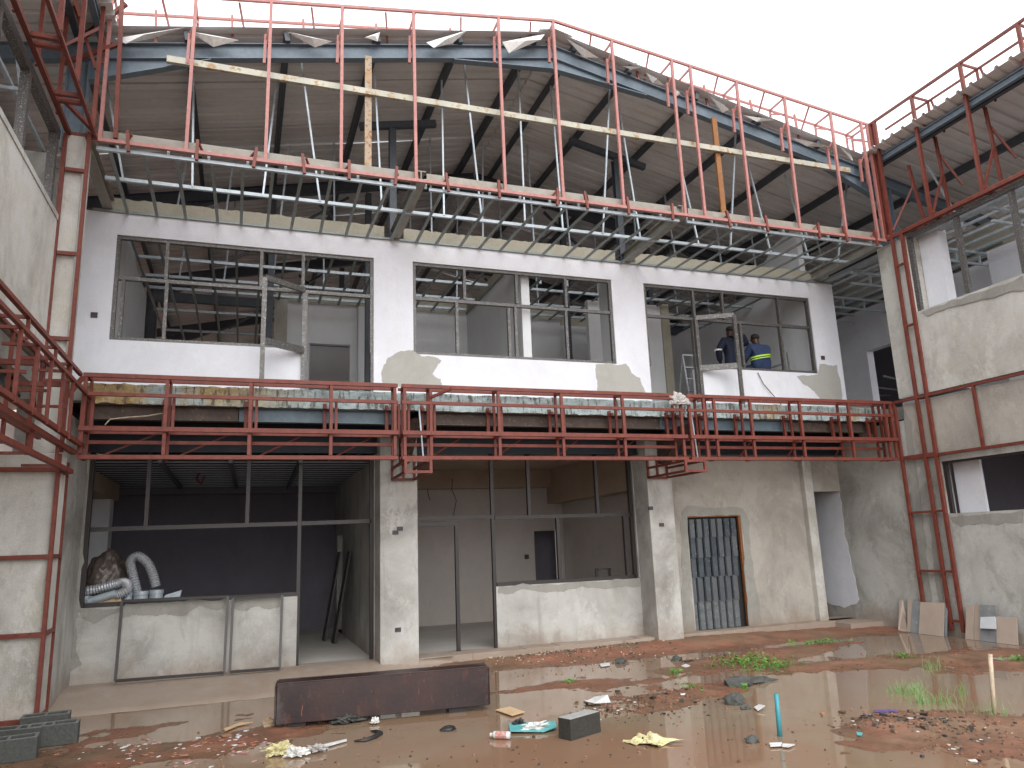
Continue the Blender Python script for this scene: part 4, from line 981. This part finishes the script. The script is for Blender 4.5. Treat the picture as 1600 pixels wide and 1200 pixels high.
tag(crumple('plastic_sheet', (6.62, 10.29, 3.92), .15, .05, .12, 'film', 3, 5, jag=.55, fr=2.4), 'crumpled white plastic sheet caught on the balcony rail at the right column', 'plastic sheet')
for px, py, lab in ((813+80, 617, 'small dark cardboard scrap lying on the balcony edge'), ):
    p = at(930, 617, Y=10.8); o = obj('card_scrap', B().poly([p, p+Vector((.45, .02, -.0)), p+Vector((.1, 0, .07))], (0, .1, .01)), 'rustbeam'); centre(o); tag(o, 'brown triangular scrap lying on the slab edge above the middle balcony frame', 'scrap')

# ---------------------------------------------------------------- ducts and ducting stock on the left sill
def flex(name, pts, rad, label, cat='duct', seed=0):
    P = [Vector(p) for p in pts]; out = []
    for i in range(len(P)-1):
        p0, p1, p2, p3 = P[max(i-1, 0)], P[i], P[i+1], P[min(i+2, len(P)-1)]
        for k in range(14):
            t = k/14
            out.append(.5*((2*p1)+(-p0+p2)*t+(2*p0-5*p1+4*p2-p3)*t*t+(-p0+3*p1-3*p2+p3)*t**3))
    out.append(P[-1])
    rr = [rad*(1+.09*(1 if i % 2 else -1)) for i in range(len(out))]
    o = obj(name, B().tube(out, rr, 14), 'duct', smooth=False); centre(o); tag(o, label, cat); return o
Yd = 12.45
A_ = lambda x, y, yy=Yd: at(x, y, Y=yy)
flex('flexible_duct', [A_(214, 925), A_(208, 900), A_(204, 878), A_(215, 869), A_(229, 878), A_(238, 895), A_(244, 917)], .105*.62, 'silver flexible duct bent in an upside down U on the left window sill')
flex('flexible_duct', [A_(118, 926, 12.4), A_(150, 921, 12.4), A_(180, 913, 12.35), A_(196, 911, 12.3), A_(198, 922, 12.22), A_(180, 931, 12.2)], .095*.7, 'silver flexible duct lying sideways with a curled end on the left window sill')
roll = crumple('wrapped_roll', A_(166, 915, 12.75), .3, .28, .48, 'wrap', 5, 5, jag=.14, smooth=True, fr=2.6); tag(roll, 'large brown plastic wrapped bundle standing behind the flexible ducts', 'bundle')
for k, (x0, x1, yt, lab, mt) in enumerate(((192, 208, 925, 'narrowest round galvanised duct collar on the sill beside the cardboard', 'galv'), (208, 233, 924, 'round galvanised duct collar under the upside down flexible duct', 'galv'), (233, 256, 922, 'galvanised duct collar with a flared rim right of the bent duct', 'galv'), (124, 144, 932, 'galvanised duct collar in the left corner of the window', 'galv'))):
    a = A_(x0, yt, 12.32); c = A_(x1, yt, 12.32); cx = (a.x+c.x)/2; rr = (c.x-a.x)/2
    o = obj('duct_collar', B().tube([(cx, 12.32, 1.2), (cx, 12.32, a.z-.06), (cx, 12.32, a.z-.055), (cx, 12.32, a.z)], [rr*.93, rr*.93, rr, rr], 18), mt, smooth=False); centre(o); tag(o, lab, 'duct collar')
a = A_(256, 930, 12.3); c = A_(284, 922, 12.3)
o = obj('duct_offcut', B().poly([(a.x, 12.3, 1.2), (c.x-.02, 12.3, 1.2), (c.x, 12.3, c.z), (a.x+.02, 12.3, a.z)], (0, .12, 0)), 'galv'); centre(o); tag(o, 'flat grey sheet metal offcut leaning at the right end of the duct pile', 'sheet metal')
o = obj('duct_length', B().tube([A_(138, 940, 12.2), A_(182, 927, 12.18)], .055, 14), 'galv'); centre(o); tag(o, 'straight galvanised duct length slanting under the curled flexible duct', 'duct')
o = obj('cardboard', B().poly([A_(146, 947, 12.16), A_(190, 944, 12.16), A_(189, 934, 12.2), A_(176, 933, 12.2), A_(160, 940, 12.2)], (0, .03, .0)), 'card'); centre(o); tag(o, 'torn tan cardboard piece under the ducts on the sill', 'cardboard')

for k, (xb, xt, yb, lab) in enumerate(((1.5, 1.72, 15.2, 'dark board leaning deepest inside the left ground floor room'), (1.62, 1.84, 14.7, 'dark board leaning nearest the right hand wall inside the left room'))):
    o = obj('board', B().poly([(xb, yb, .125), (xb+.02, yb-.22, .125), (xt+.08, yb-.2, 1.75), (xt+.06, yb, 1.75)], (.03, 0, 0)), 'alu_dark'); centre(o); tag(o, lab, 'board')
a = at(932, 890, Y=12.5); st = thing('small_frame', 'small dark square frame standing behind the low wall of the right room', 'frame', (a.x, 12.5, 1.0))
obj('top_bar', B().bar((a.x, 12.5, a.z), (a.x+.26, 12.5, a.z), .04), 'alu_dark', st)
for dx in (0, .26): obj('leg', B().bar((a.x+dx, 12.5, a.z+.02), (a.x+dx, 12.5, .13), .04), 'alu_dark', st)
hk = obj('hook', B().tube([at(312, 716, Y=14), at(313, 735, Y=14), at(307, 748, Y=14), at(314, 756, Y=14), at(320, 744, Y=14)], .02, 6), 'red'); centre(hk); tag(hk, 'small red hook hanging from the ceiling of the left ground floor room', 'hook')
wr = obj('wire', B().tube([at(164, 664, Y=10.7), at(172, 655, Y=10.7), at(200, 652, Y=10.72), at(230, 650, Y=10.74), at(258, 645, Y=10.75)], .008, 5), 'stick'); centre(wr); tag(wr, 'pale bent wire under the slab at the left end of the balcony', 'wire')

# two loose window frames leaning on the low wall
def leanframe(px, label):
    # px: tl, tr, br, bl
    P = [at(*px[0], Y=11.93), at(*px[1], Y=11.93), at(*px[2], Y=11.66), at(*px[3], Y=11.66)]
    t = thing('loose_window', label, 'window frame', (P[3].x, 11.66, .15))
    for i, nm in enumerate(('top_bar', 'side_bar', 'bottom_bar', 'side_bar')):
        p, q = P[i], P[(i+1) % 4]
        obj(nm, B().bar(p, q, .036, .036), 'alu_dark', t)
leanframe([(191, 939), (356, 932), (350, 1051), (180, 1064)], 'wider dark aluminium window frame leaning on the low wall under the left window')
leanframe([(364, 935), (441, 930), (437, 1044), (359, 1050)], 'narrower dark aluminium window frame leaning beside the left doorway')

# ---------------------------------------------------------------- rusted box beam
P1 = Vector((.40, 8.59, .045)); P2 = Vector((2.63, 8.36, .055)); d = (P2-P1).normalized(); nrm = Vector((-d.y, d.x, 0)); nrm = nrm if nrm.y > 0 else -nrm
rb = thing('steel_box', 'long dark rusted steel box beam lying in the muddy water', 'steel box', tuple(P1))
up = Vector((0, 0, 1)); L = (P2-P1).length
def bx3(o0, du, dn, dz, nm, mat='rust', bev=.006):
    b = B(); vs = [P1+d*(o0[0]+u_*du)+nrm*(o0[1]+n_*dn)+up*(o0[2]+z_*dz) for z_ in (0, 1) for n_ in (0, 1) for u_ in (0, 1)]
    b.add(vs, [(0, 2, 3, 1), (4, 5, 7, 6), (0, 1, 5, 4), (2, 6, 7, 3), (0, 4, 6, 2), (1, 3, 7, 5)]); return obj(nm, b, mat, rb, bevel=bev)
bx3((0, 0, 0), L, .012, .405, 'front_plate'); bx3((0, .30, 0), L, .012, .40, 'back_plate'); bx3((0, .0125, .385), L, .287, .012, 'top_plate'); bx3((-.02, .0, .02), .018, .31, .37, 'end_plate'); bx3((L+.001, .0, .01), .012, .31, .385, 'end_plate')
bx3((.03, .02, .0), L-.06, .26, .01, 'shade_plate', 'black')  # black plate added to darken the gap under the beam
bx3((.1, .05, -.07), .2, .2, .065, 'packing_block', 'black'); bx3((1.8, .05, -.07), .2, .2, .065, 'packing_block', 'black')
bx3((.02, -.004, .395), L-.05, .01, .012, 'lip')

# ---------------------------------------------------------------- concrete blocks
def hollow(c, yaw, label, z=0., wx=.45, wy=.22, h=.2):
    """hollow block with two cavities, walls thick as in the photograph"""
    b = B(); t = .035
    b.box(-wx/2, wx/2, -wy/2, -wy/2+t, 0, h); b.box(-wx/2, wx/2, wy/2-t, wy/2, 0, h)
    for x in (-wx/2, -t/2, wx/2-t): b.box(x, x+t, -wy/2+t, wy/2-t, 0, h-.002)
    b.box(-wx/2+t, wx/2-t, -wy/2+t, wy/2-t, 0, .03)
    ca, sa = math.cos(yaw), math.sin(yaw)
    b.v = [Vector((c[0]+v.x*ca-v.y*sa, c[1]+v.x*sa+v.y*ca, z+v.z)) for v in b.v]
    o = obj('concrete_block', b, 'block', bevel=.008); centre(o); o.data.materials.append(M['block_lit_rim'])
    for f_ in o.data.polygons:
        if f_.normal.z > .9 and f_.center.z > h*.5: f_.material_index = 1  # up-facing rims coloured lighter, like lit tops beside dark cavities
    return tag(o, label, 'concrete block', 'hollow concrete blocks by the left pier')
def zc(px, py): return at(px, py, Z=.19)
p = zc(18, 1154); hollow((p.x-.02, p.y, 0), .12, 'hollow grey block nearest the camera in the lower left corner', wx=.47)
p = zc(30, 1139); hollow((p.x-.02, p.y+.05, 0), -.05, 'hollow grey block directly behind the front left corner block')
p = zc(84, 1131); hollow((p.x, p.y, 0), .08, 'rightmost hollow grey block of the four by the left pier')
p = zc(70, 1121); hollow((p.x-.02, p.y+.16, 0), .1, 'hollow grey block farthest back of the four, against the left pier')
A0 = at(893, 1158, Z=0); A1 = at(935, 1145, Z=0); A2 = at(875, 1153, Z=0)
e1 = (A1-A0).normalized()*.42; e2 = Vector((-e1.y, e1.x, 0)).normalized()*.16
b = B(); vs = [A0+e1*i+e2*j+Vector((0, 0, -.03+.215*k)) for k in (0, 1) for j in (0, 1) for i in (0, 1)]
b.add(vs, [(0, 2, 3, 1), (4, 5, 7, 6), (0, 1, 5, 4), (2, 6, 7, 3), (0, 4, 6, 2), (1, 3, 7, 5)])
cbk = obj('concrete_block', b, 'block_solid', bevel=.007); cbk.data.materials.append(M['block_top']); centre(cbk)
for f_ in cbk.data.polygons:
    if f_.normal.z > .9: f_.material_index = 1  # upward face takes the paler block colour
tag(cbk, 'solid concrete block with a pale top standing alone in the brown puddle', 'concrete block')

# rubble
def rock(px, py, s, label, seed, mat='block', flat=.6, sx_=1., z=.0, name='rubble', cat='rubble'):
    p = at(px, py, Z=0); o = crumple(name, (p.x, p.y, max(gh(p.x, p.y), 0)+s*flat*.3), s*sx_, s*.7, s*flat, mat, seed, 2, jag=.5)
    return tag(o, label, cat)
rock(1153, 1073, .17, 'large dark lump of broken block on the red mound', 1.3)
rock(1183, 1066, .14, 'flat slab of broken concrete beside the large dark lump', 2.2, flat=.35, sx_=1.7)
rock(1147, 1100, .13, 'broken grey rubble piece at the edge of the pebbly mound', 3.1)
rock(1058, 1032, .09, 'round dark stone on the red soil before the sheet metal door', 4.2)
rock(970, 1036, .09, 'small broken block corner on the wet soil by the right column', 5.5, sx_=1.2)
rock(1176, 1160, .07, 'small grey rubble piece left of the teal pipe', 6.1)
rock(1165, 1108, .05, 'tiny grey stone beside the white litter near the puddle', 7.3)
rock(701, 1141, .08, 'black crumpled scrap in the puddle left of the red labelled bottle', 8.8, 'black', .4, name='scrap', cat='scrap')
rock(1076, 1036-2, .0001+.05, 'dark sliver beside the round stone', 9.1, 'black', .2, 2., name='scrap', cat='scrap')

# pipe, stick
def post(pb, pt, rad, mat, name, label, cat, n=12, zt=None):
    a = at(*pb, Z=-.02); t_ = at(*pt, Y=a.y); o = obj(name, B().tube([a, a.lerp(t_, .5), t_], rad, n), mat, smooth=True); centre(o); tag(o, label, cat)
post((1219, 1154), (1213, 1084), .022, 'teal', 'pipe', 'teal plastic pipe standing upright in the puddle', 'pipe')
post((1554, 1119), (1547, 1022), .02, 'stick', 'stick', 'pale bare stick standing upright at the lower right', 'stick', 8)

# litter with a shape of its own
def flat(px, label, mat, name='litter', cat='litter', th=.008, z=.012, curl=.0):
    P = [at(*q, Z=z) for q in px]; P = [p+Vector((0, 0, curl*((i*7) % 3)/2)) for i, p in enumerate(P)]
    o = obj(name, B().poly(P, (0, 0, th)), mat); centre(o); return tag(o, label, cat)
flat([(774, 1110), (797, 1105), (820, 1113), (800, 1119)], 'square tan board lying flat in the puddle beside the rusted box', 'card', 'board', 'board')
flat([(795, 1131), (868, 1129), (870, 1140), (850, 1144), (797, 1145)], 'teal plastic sheet half sunk in the mud behind the concrete block', 'tealsheet', 'plastic_sheet', 'plastic sheet', curl=.02)
flat([(1202, 1162), (1222, 1161), (1221, 1166), (1204, 1167)], 'left of two white paper scraps by the teal pipe', 'paper', 'paper', 'paper')
flat([(1223, 1163), (1242, 1164), (1232, 1168), (1222, 1167)], 'right of two white paper scraps by the teal pipe', 'paper', 'paper', 'paper')
flat([(1178, 1106), (1186, 1104), (1196, 1108), (1184, 1111)], 'white crumpled paper scrap above the teal pipe', 'paper', 'paper', 'paper', curl=.03)
flat([(1366, 1110), (1400, 1110), (1403, 1113), (1368, 1113)], 'thin purple strip lying on the red mound', 'purple', 'strip', 'strip')
flat([(1388, 1130), (1415, 1134), (1414, 1137), (1390, 1134)], 'white torn strip in the dark litter of the red mound', 'paper', 'strip', 'strip')
flat([(1420, 1116), (1440, 1117), (1440, 1120), (1421, 1119)], 'short white stick on the red mound by the grass', 'paper', 'strip', 'strip')
flat([(937, 1038), (952, 1036), (953, 1040), (939, 1042)], 'white paper scrap near the right column foot', 'paper', 'paper', 'paper')
flat([(1064, 1041), (1072, 1038), (1079, 1041), (1070, 1043)], 'white paper scrap beside the round dark stone', 'paper', 'paper', 'paper')
flat([(913, 1098), (930, 1093), (950, 1094), (954, 1098), (930, 1103), (914, 1103)], 'pale grey plastic scrap on the pebbly mound', 'paper', 'plastic_scrap', 'scrap', curl=.05)
flat([(499, 1167), (541, 1157), (542, 1158), (500, 1170)], 'thin white stick lying in the puddle by the yellow bag', 'paper', 'strip', 'strip', th=.015)
flat([(349, 1140), (375, 1130), (395, 1129), (372, 1134), (352, 1143)], 'peeling tan board strip at the edge of the left puddle', 'card', 'board', 'board')
flat([(1060+278, 1145), (1348, 1146), (1346, 1151), (1339, 1149)], 'small teal plastic scrap in the mud between the pipe and the red mound', 'tealsheet', 'plastic_scrap', 'scrap')
b = B().tube([at(x, y, Z=.012) for x, y in ((553, 1158), (570, 1157), (585, 1152), (594, 1146), (588, 1143), (580, 1142))], [.006, .02, .025, .028, .02, .008], 8)
o = obj('rubber_strip', b, 'black', smooth=True); centre(o); tag(o, 'curved black rubber strip in the shallow water below the rusted box', 'rubber strip')
def bag(px, py, sx_, sz_, mat, seed, label, cat='plastic bag'):
    p = at(px, py, Z=.02); return tag(crumple('plastic_bag', (p.x, p.y, .03), sx_, sx_*.6, sz_, mat, seed, 4, jag=.8, fr=2.6), label, cat)
bag(436, 1176, .1, .06, 'yellow', 4.4, 'pale yellow plastic bag crumpled in the water at lower left'); bag(462, 1179, .075, .045, 'paper', 6.4, 'white plastic bag scrap touching the pale yellow bag')
bag(494, 1172, .08, .03, 'film', 8.1, 'clear wrinkled plastic scrap by the thin white stick'); bag(586, 1129, .035, .035, 'paper', 9.9, 'white cup shaped scrap under the rusted box')
bag(545, 1126, .13, .05, 'block', 2.9, 'dirty grey rag under the rusted box')
bag(837, 1137, .12, .03, 'paper', 5.1, 'grey white film lying on the teal sheet')
bag(810, 1131, .05, .03, 'black', 1.1, 'black scrap on the left end of the teal sheet')
def rag(px, mat, h, seed, label):
    """thin torn sheet lying in folds: a fine triangle fan between the outline and its middle, creased by noise"""
    P = [at(x, y, Z=.012) for x, y in px]; c = sum(P, Vector())/len(P); n = len(P)*4; K = 7
    ring = []
    for i in range(n):
        a_, b_ = P[i//4], P[(i//4+1) % len(P)]; ring.append(a_.lerp(b_, (i % 4)/4))
    vs = []
    for k in range(K):
        t_ = 1-k/K
        for i, p in enumerate(ring):
            q = c.lerp(p, t_); nz = mnoise.fractal(Vector((q.x*9, q.y*9, seed)), .7, 2, 5)
            e = mnoise.noise_vector(Vector((q.x*14, q.y*14, seed+4)))*.018
            vs.append(Vector((q.x+e.x, q.y+e.y, .012+max(-.02, h*(nz+.25)*(1.2-.5*t_)))))
    vs.append(c+Vector((0, 0, .02))); fs = []
    for k in range(K-1):
        for i in range(n): j = (i+1) % n; fs.append((k*n+i, k*n+j, (k+1)*n+j, (k+1)*n+i))
    for i in range(n): fs.append(((K-1)*n+i, (K-1)*n+(i+1) % n, K*n))
    o = obj('plastic_bag', B().add(vs, fs), mat); centre(o); tag(o, label, 'plastic bag')
rag([(971, 1157), (985, 1155), (996, 1147), (1010, 1150), (1022, 1146), (1030, 1155), (1070, 1158), (1040, 1162), (1030, 1168), (1008, 1163), (990, 1163)], 'yellow', .05, 2.2, 'torn yellow plastic sack lying open in the puddle right of the solid block')
a = at(766, 1148, Z=.035); c = at(797, 1149, Z=.035); dd = (c-a)
bt = thing('bottle', 'small white bottle with a red label lying beside the teal sheet', 'bottle', tuple(a))
obj('bottle_body', B().tube([a+dd*.12, a+dd*.2, a+dd*.95, c], [.02, .034, .034, .028], 12), 'paper', bt, smooth=True)
obj('bottle_cap', B().tube([a, a+dd*.115], .018, 12), 'paper', bt); obj('paper_label', B().tube([a+dd*.3, a+dd*.85], .0355, 12, False), 'redlabel', bt)
rock(418, 1135, .075, 'small round rusty tin half sunk left of the rusted box', 3.3, 'rustpost', .8, name='tin', cat='tin')

# uncountable crumbs and pebbles
def crumbs(name, mats, areas, n, smin, smax, seed, flatness=.25):
    r = random.Random(seed)
    for k, mt in enumerate(mats):
        b = B()
        for i in range(n):
            cx, cy, rx, ry = areas[r.randrange(len(areas))]
            px = r.gauss(cx, rx); py = r.gauss(cy, ry)
            if py > 1215 or py < 1000: continue
            p = at(px, py, Z=0)
            if p.y > 11.9 or p.x > 11.2 or p.x < -2.2: continue
            s = r.uniform(smin, smax)*(1.8 if r.random() < .08 else 1); h = max(gh(p.x, p.y), 0)+.002; a = r.uniform(0, PI); ca, sa = math.cos(a), math.sin(a); el = r.uniform(.3, 1)
            q = [(-s, -s*el), (s*.8, -s*el), (s, s*el*.7), (-s*.4, s*el)]
            vs = [(p.x+u*ca-v*sa, p.y+u*sa+v*ca, h) for u, v in q]
            t_ = s*flatness*r.uniform(.6, 1.6)
            vs += [(x+r.uniform(-.2, .2)*s, y+r.uniform(-.2, .2)*s, z+t_) for x, y, z in vs]
            b.add(vs, [(0, 1, 5, 4), (1, 2, 6, 5), (2, 3, 7, 6), (3, 0, 4, 7), (4, 5, 6, 7)])
        obj(name, b, mt, kind='stuff')
left = [(300, 1165, 60, 9), (380, 1158, 25, 6), (200, 1185, 60, 10), (260, 1180, 70, 12), (345, 1170, 30, 8)]
mid = [(1010, 1100, 45, 14), (1040, 1090, 40, 10), (960, 1110, 30, 8)]
rt = [(1430, 1130, 60, 9), (1480, 1140, 60, 10), (1380, 1125, 40, 7), (1530, 1160, 50, 16)]
allg = [(1100, 1030, 160, 12), (1400, 1030, 120, 10), (900, 1035, 90, 12), (700, 1180, 250, 20), (1100, 1150, 200, 25), (860, 1022, 80, 6)]
crumbs('litter_flakes', ['paper', 'brickchip', 'redlabel'], left, 46, .009, .027, 1, .2)
crumbs('litter_flakes', ['paper', 'stick'], mid+rt, 26, .007, .02, 2, .3)
crumbs('litter_flakes', ['black', 'mudchip'], mid+rt, 90, .007, .02, 12, .4)
crumbs('gravel', ['block', 'mudchip', 'brickchip'], mid+rt+allg, 420, .004, .012, 3, .8)
crumbs('gravel', ['block', 'stick'], [(900, 1022, 90, 6), (820, 1030, 60, 6)], 260, .005, .016, 4, .7)

# ---------------------------------------------------------------- leaning tiles
def tile(x0, x1, top_y, label, mat, base_y=None, h=.6, dy=0., off=0., half=None):
    a = at(x0, base_y or 990, X=WX-.18-off); c = at(x1, base_y or 990, X=WX-.18-off)
    a.z = c.z = .0
    tp_ = at(x0, top_y, X=WX-.06-off*.5).z; lean = Vector((.12+off*.4, 0, tp_))
    vs = [a, c, c+lean, a+lean]; th = Vector((-.012, 0, .003))
    b = B().add(vs+[v+th for v in vs], [(0, 1, 2, 3), (7, 6, 5, 4), (0, 4, 5, 1), (1, 5, 6, 2), (2, 6, 7, 3), (3, 7, 4, 0)])
    o = obj('tile', b, mat, bevel=.003); centre(o); tag(o, label, 'tile', 'tiles leaning on the right wing wall')
    return o, vs
def tri(px, label, mat, off=0.):
    P = []
    for k, (x, y) in enumerate(px): P.append(at(x, y, X=WX-(.16 if y > 970 else .05)-off))
    for p in P:
        if p.z < .15: p.z = 0
    o = obj('tile', B().poly(P, (-.012, 0, .003)), mat); centre(o); tag(o, label, 'tile', 'tiles leaning on the right wing wall')
tri([(1404, 986), (1419, 987), (1417, 968), (1411, 938), (1406, 938)], 'narrow broken beige tile at the left end of the leaning row', 'tile_pink')
tri([(1418, 985), (1424, 988), (1429, 938), (1419, 937)], 'slim beige tile second from the left of the leaning row', 'tile_pink', .01)
tri([(1423, 989), (1438, 991), (1441, 940), (1427, 937)], 'grey marbled tile half hidden behind the large beige tile', 'tile_grey', .02)
tri([(1437, 996), (1475, 998), (1476, 942), (1439, 941)], 'largest square beige tile of the row left of the ladder frame', 'tile_pink', .06)
tri([(1476, 997), (1480, 997), (1481, 944), (1477, 942)], 'dark edge of a tile just behind the largest beige tile', 'tile_grey', .03)
tri([(1509, 998), (1521, 1000), (1522, 946), (1511, 945)], 'tall narrow beige tile right of the red ladder frame', 'tile_pink', .05)
tri([(1522, 999), (1534, 1001), (1533, 945), (1523, 945)], 'beige tile between the narrow tile and the grey one', 'tile_pink', .02)
tri([(1533, 1001), (1558, 1003), (1556, 946), (1532, 945)], 'dark grey tile with a pale upper half', 'tile_grey', .05)
P = [at(*q, X=WX-.125) for q in ((1538, 983), (1556, 984), (1555, 947), (1537, 946))]
tri([(1558, 1003), (1591, 1006), (1589, 965), (1557, 963)], 'low square beige tile at the right end of the row', 'tile_pink', .06)
tri([(1532, 982), (1557, 983), (1556, 962), (1533, 962)], 'white faced half tile resting over the dark grey tile', 'tile_white', .075)

# ---------------------------------------------------------------- weeds and grass
def weed(px, py, n, spread, size, label, seed):
    r = random.Random(seed); c = at(px, py, Z=0); b = B()
    for i in range(n):
        x = c.x+r.gauss(0, spread[0]); y = c.y+r.gauss(0, spread[1]); z = max(gh(x, y), 0)+r.uniform(.01, .05)
        a = r.uniform(0, 2*PI); s = size*r.uniform(.6, 1.3); ca, sa = math.cos(a), math.sin(a); t_ = r.uniform(.1, .6)
        q = [(0, 0, 0), (.5*s, .32*s, .5*t_*s), (s, 0, t_*s), (.5*s, -.32*s, .5*t_*s)]
        vs = [(x+u*ca-v*sa, y+u*sa+v*ca, z+w) for u, v, w in q]
        b.add(vs, [(0, 1, 2), (0, 2, 3)])
        b.bar((x, y, z-.05), (x+.001, y, z), .004)
    o = obj('weed', b, 'leaf'); centre(o); tag(o, label, 'weed')
    if n > 20: o['kind'] = 'stuff'
weed(1170, 1036, 190, (.26, .16), .055, 'long bright green patch of round leaved weed on the red mound', 1)
weed(1207, 1044, 110, (.2, .1), .05, 'right end of the bright green weed patch where it thins out', 8)
weed(1282, 1007, 90, (.24, .1), .07, 'bright green leafy weed growing before the recess at the right', 2)
weed(1056, 1053, 26, (.06, .05), .05, 'tiny weed in the puddle below the round dark stone', 3)
weed(888, 1068, 18, (.05, .04), .05, 'small leafy weed on the muddy ridge right of the rusted box', 4)
weed(1079, 1085-8, 22, (.05, .1), .04, 'thin weed sprouting on the pebbly mound', 5)
weed(1412, 1030, 30, (.08, .05), .06, 'small pale weed left of the tall grass on the far red strip', 6)
weed(1590, 1033, 40, (.12, .06), .06, 'leafy weed at the right picture edge', 7)
weed(1162, 1077, 20, (.06, .04), .05, 'small weed sprouting against the large dark lump', 9)
def grass(px, py, n, spread, h, label, seed):
    n = int(n*.6); r = random.Random(seed); c = at(px, py, Z=0); b = B()
    for i in range(n):
        x = c.x+r.gauss(0, spread); y = c.y+r.gauss(0, spread*.6); z = -.005; a = r.uniform(0, 2*PI); hh = h*.85*r.uniform(.3, 1.2); ln = r.uniform(.1, .8)*hh; ca, sa = math.cos(a), math.sin(a); w_ = .004
        prev = None; vs = []
        for k in range(5):
            t_ = k/4; px_ = x+ca*ln*t_*t_; py_ = y+sa*ln*t_*t_; pz = z+hh*(t_-.35*ln/h*t_**3)
            ww = w_*(1-t_*.85); vs += [(px_-.7*ww, py_+.4*ww, pz), (px_+.7*ww, py_-.4*ww, pz)]
        b.add(vs, [(2*k, 2*k+1, 2*k+3, 2*k+2) for k in range(4)])
    o = obj('grass_tuft', b, 'grass'); centre(o); tag(o, label, 'grass tuft'); o['kind'] = 'stuff'
grass(1410, 1082, 90, .14, .2, 'leftmost grass tuft in the right hand puddle', 1)
grass(1440, 1100, 60, .07, .3, 'tallest grass tuft standing in the right hand puddle', 2)
grass(1470, 1100, 60, .09, .22, 'grass tuft at the right of the puddle group', 3)
grass(1425, 1085, 60, .1, .16, 'short grass between the taller tufts', 4)
grass(1455, 1046, 45, .08, .22, 'pale grass tuft on the far red strip', 5)
grass(1548, 1117, 50, .12, .2, 'grass tuft at the foot of the pale stick', 6)
grass(1505, 1085, 25, .06, .2, 'sparse dark grass blades between tuft group and stick', 7)
grass(1197, 1030, 30, .08, .16, 'grass blades sticking out of the bright weed patch', 8)
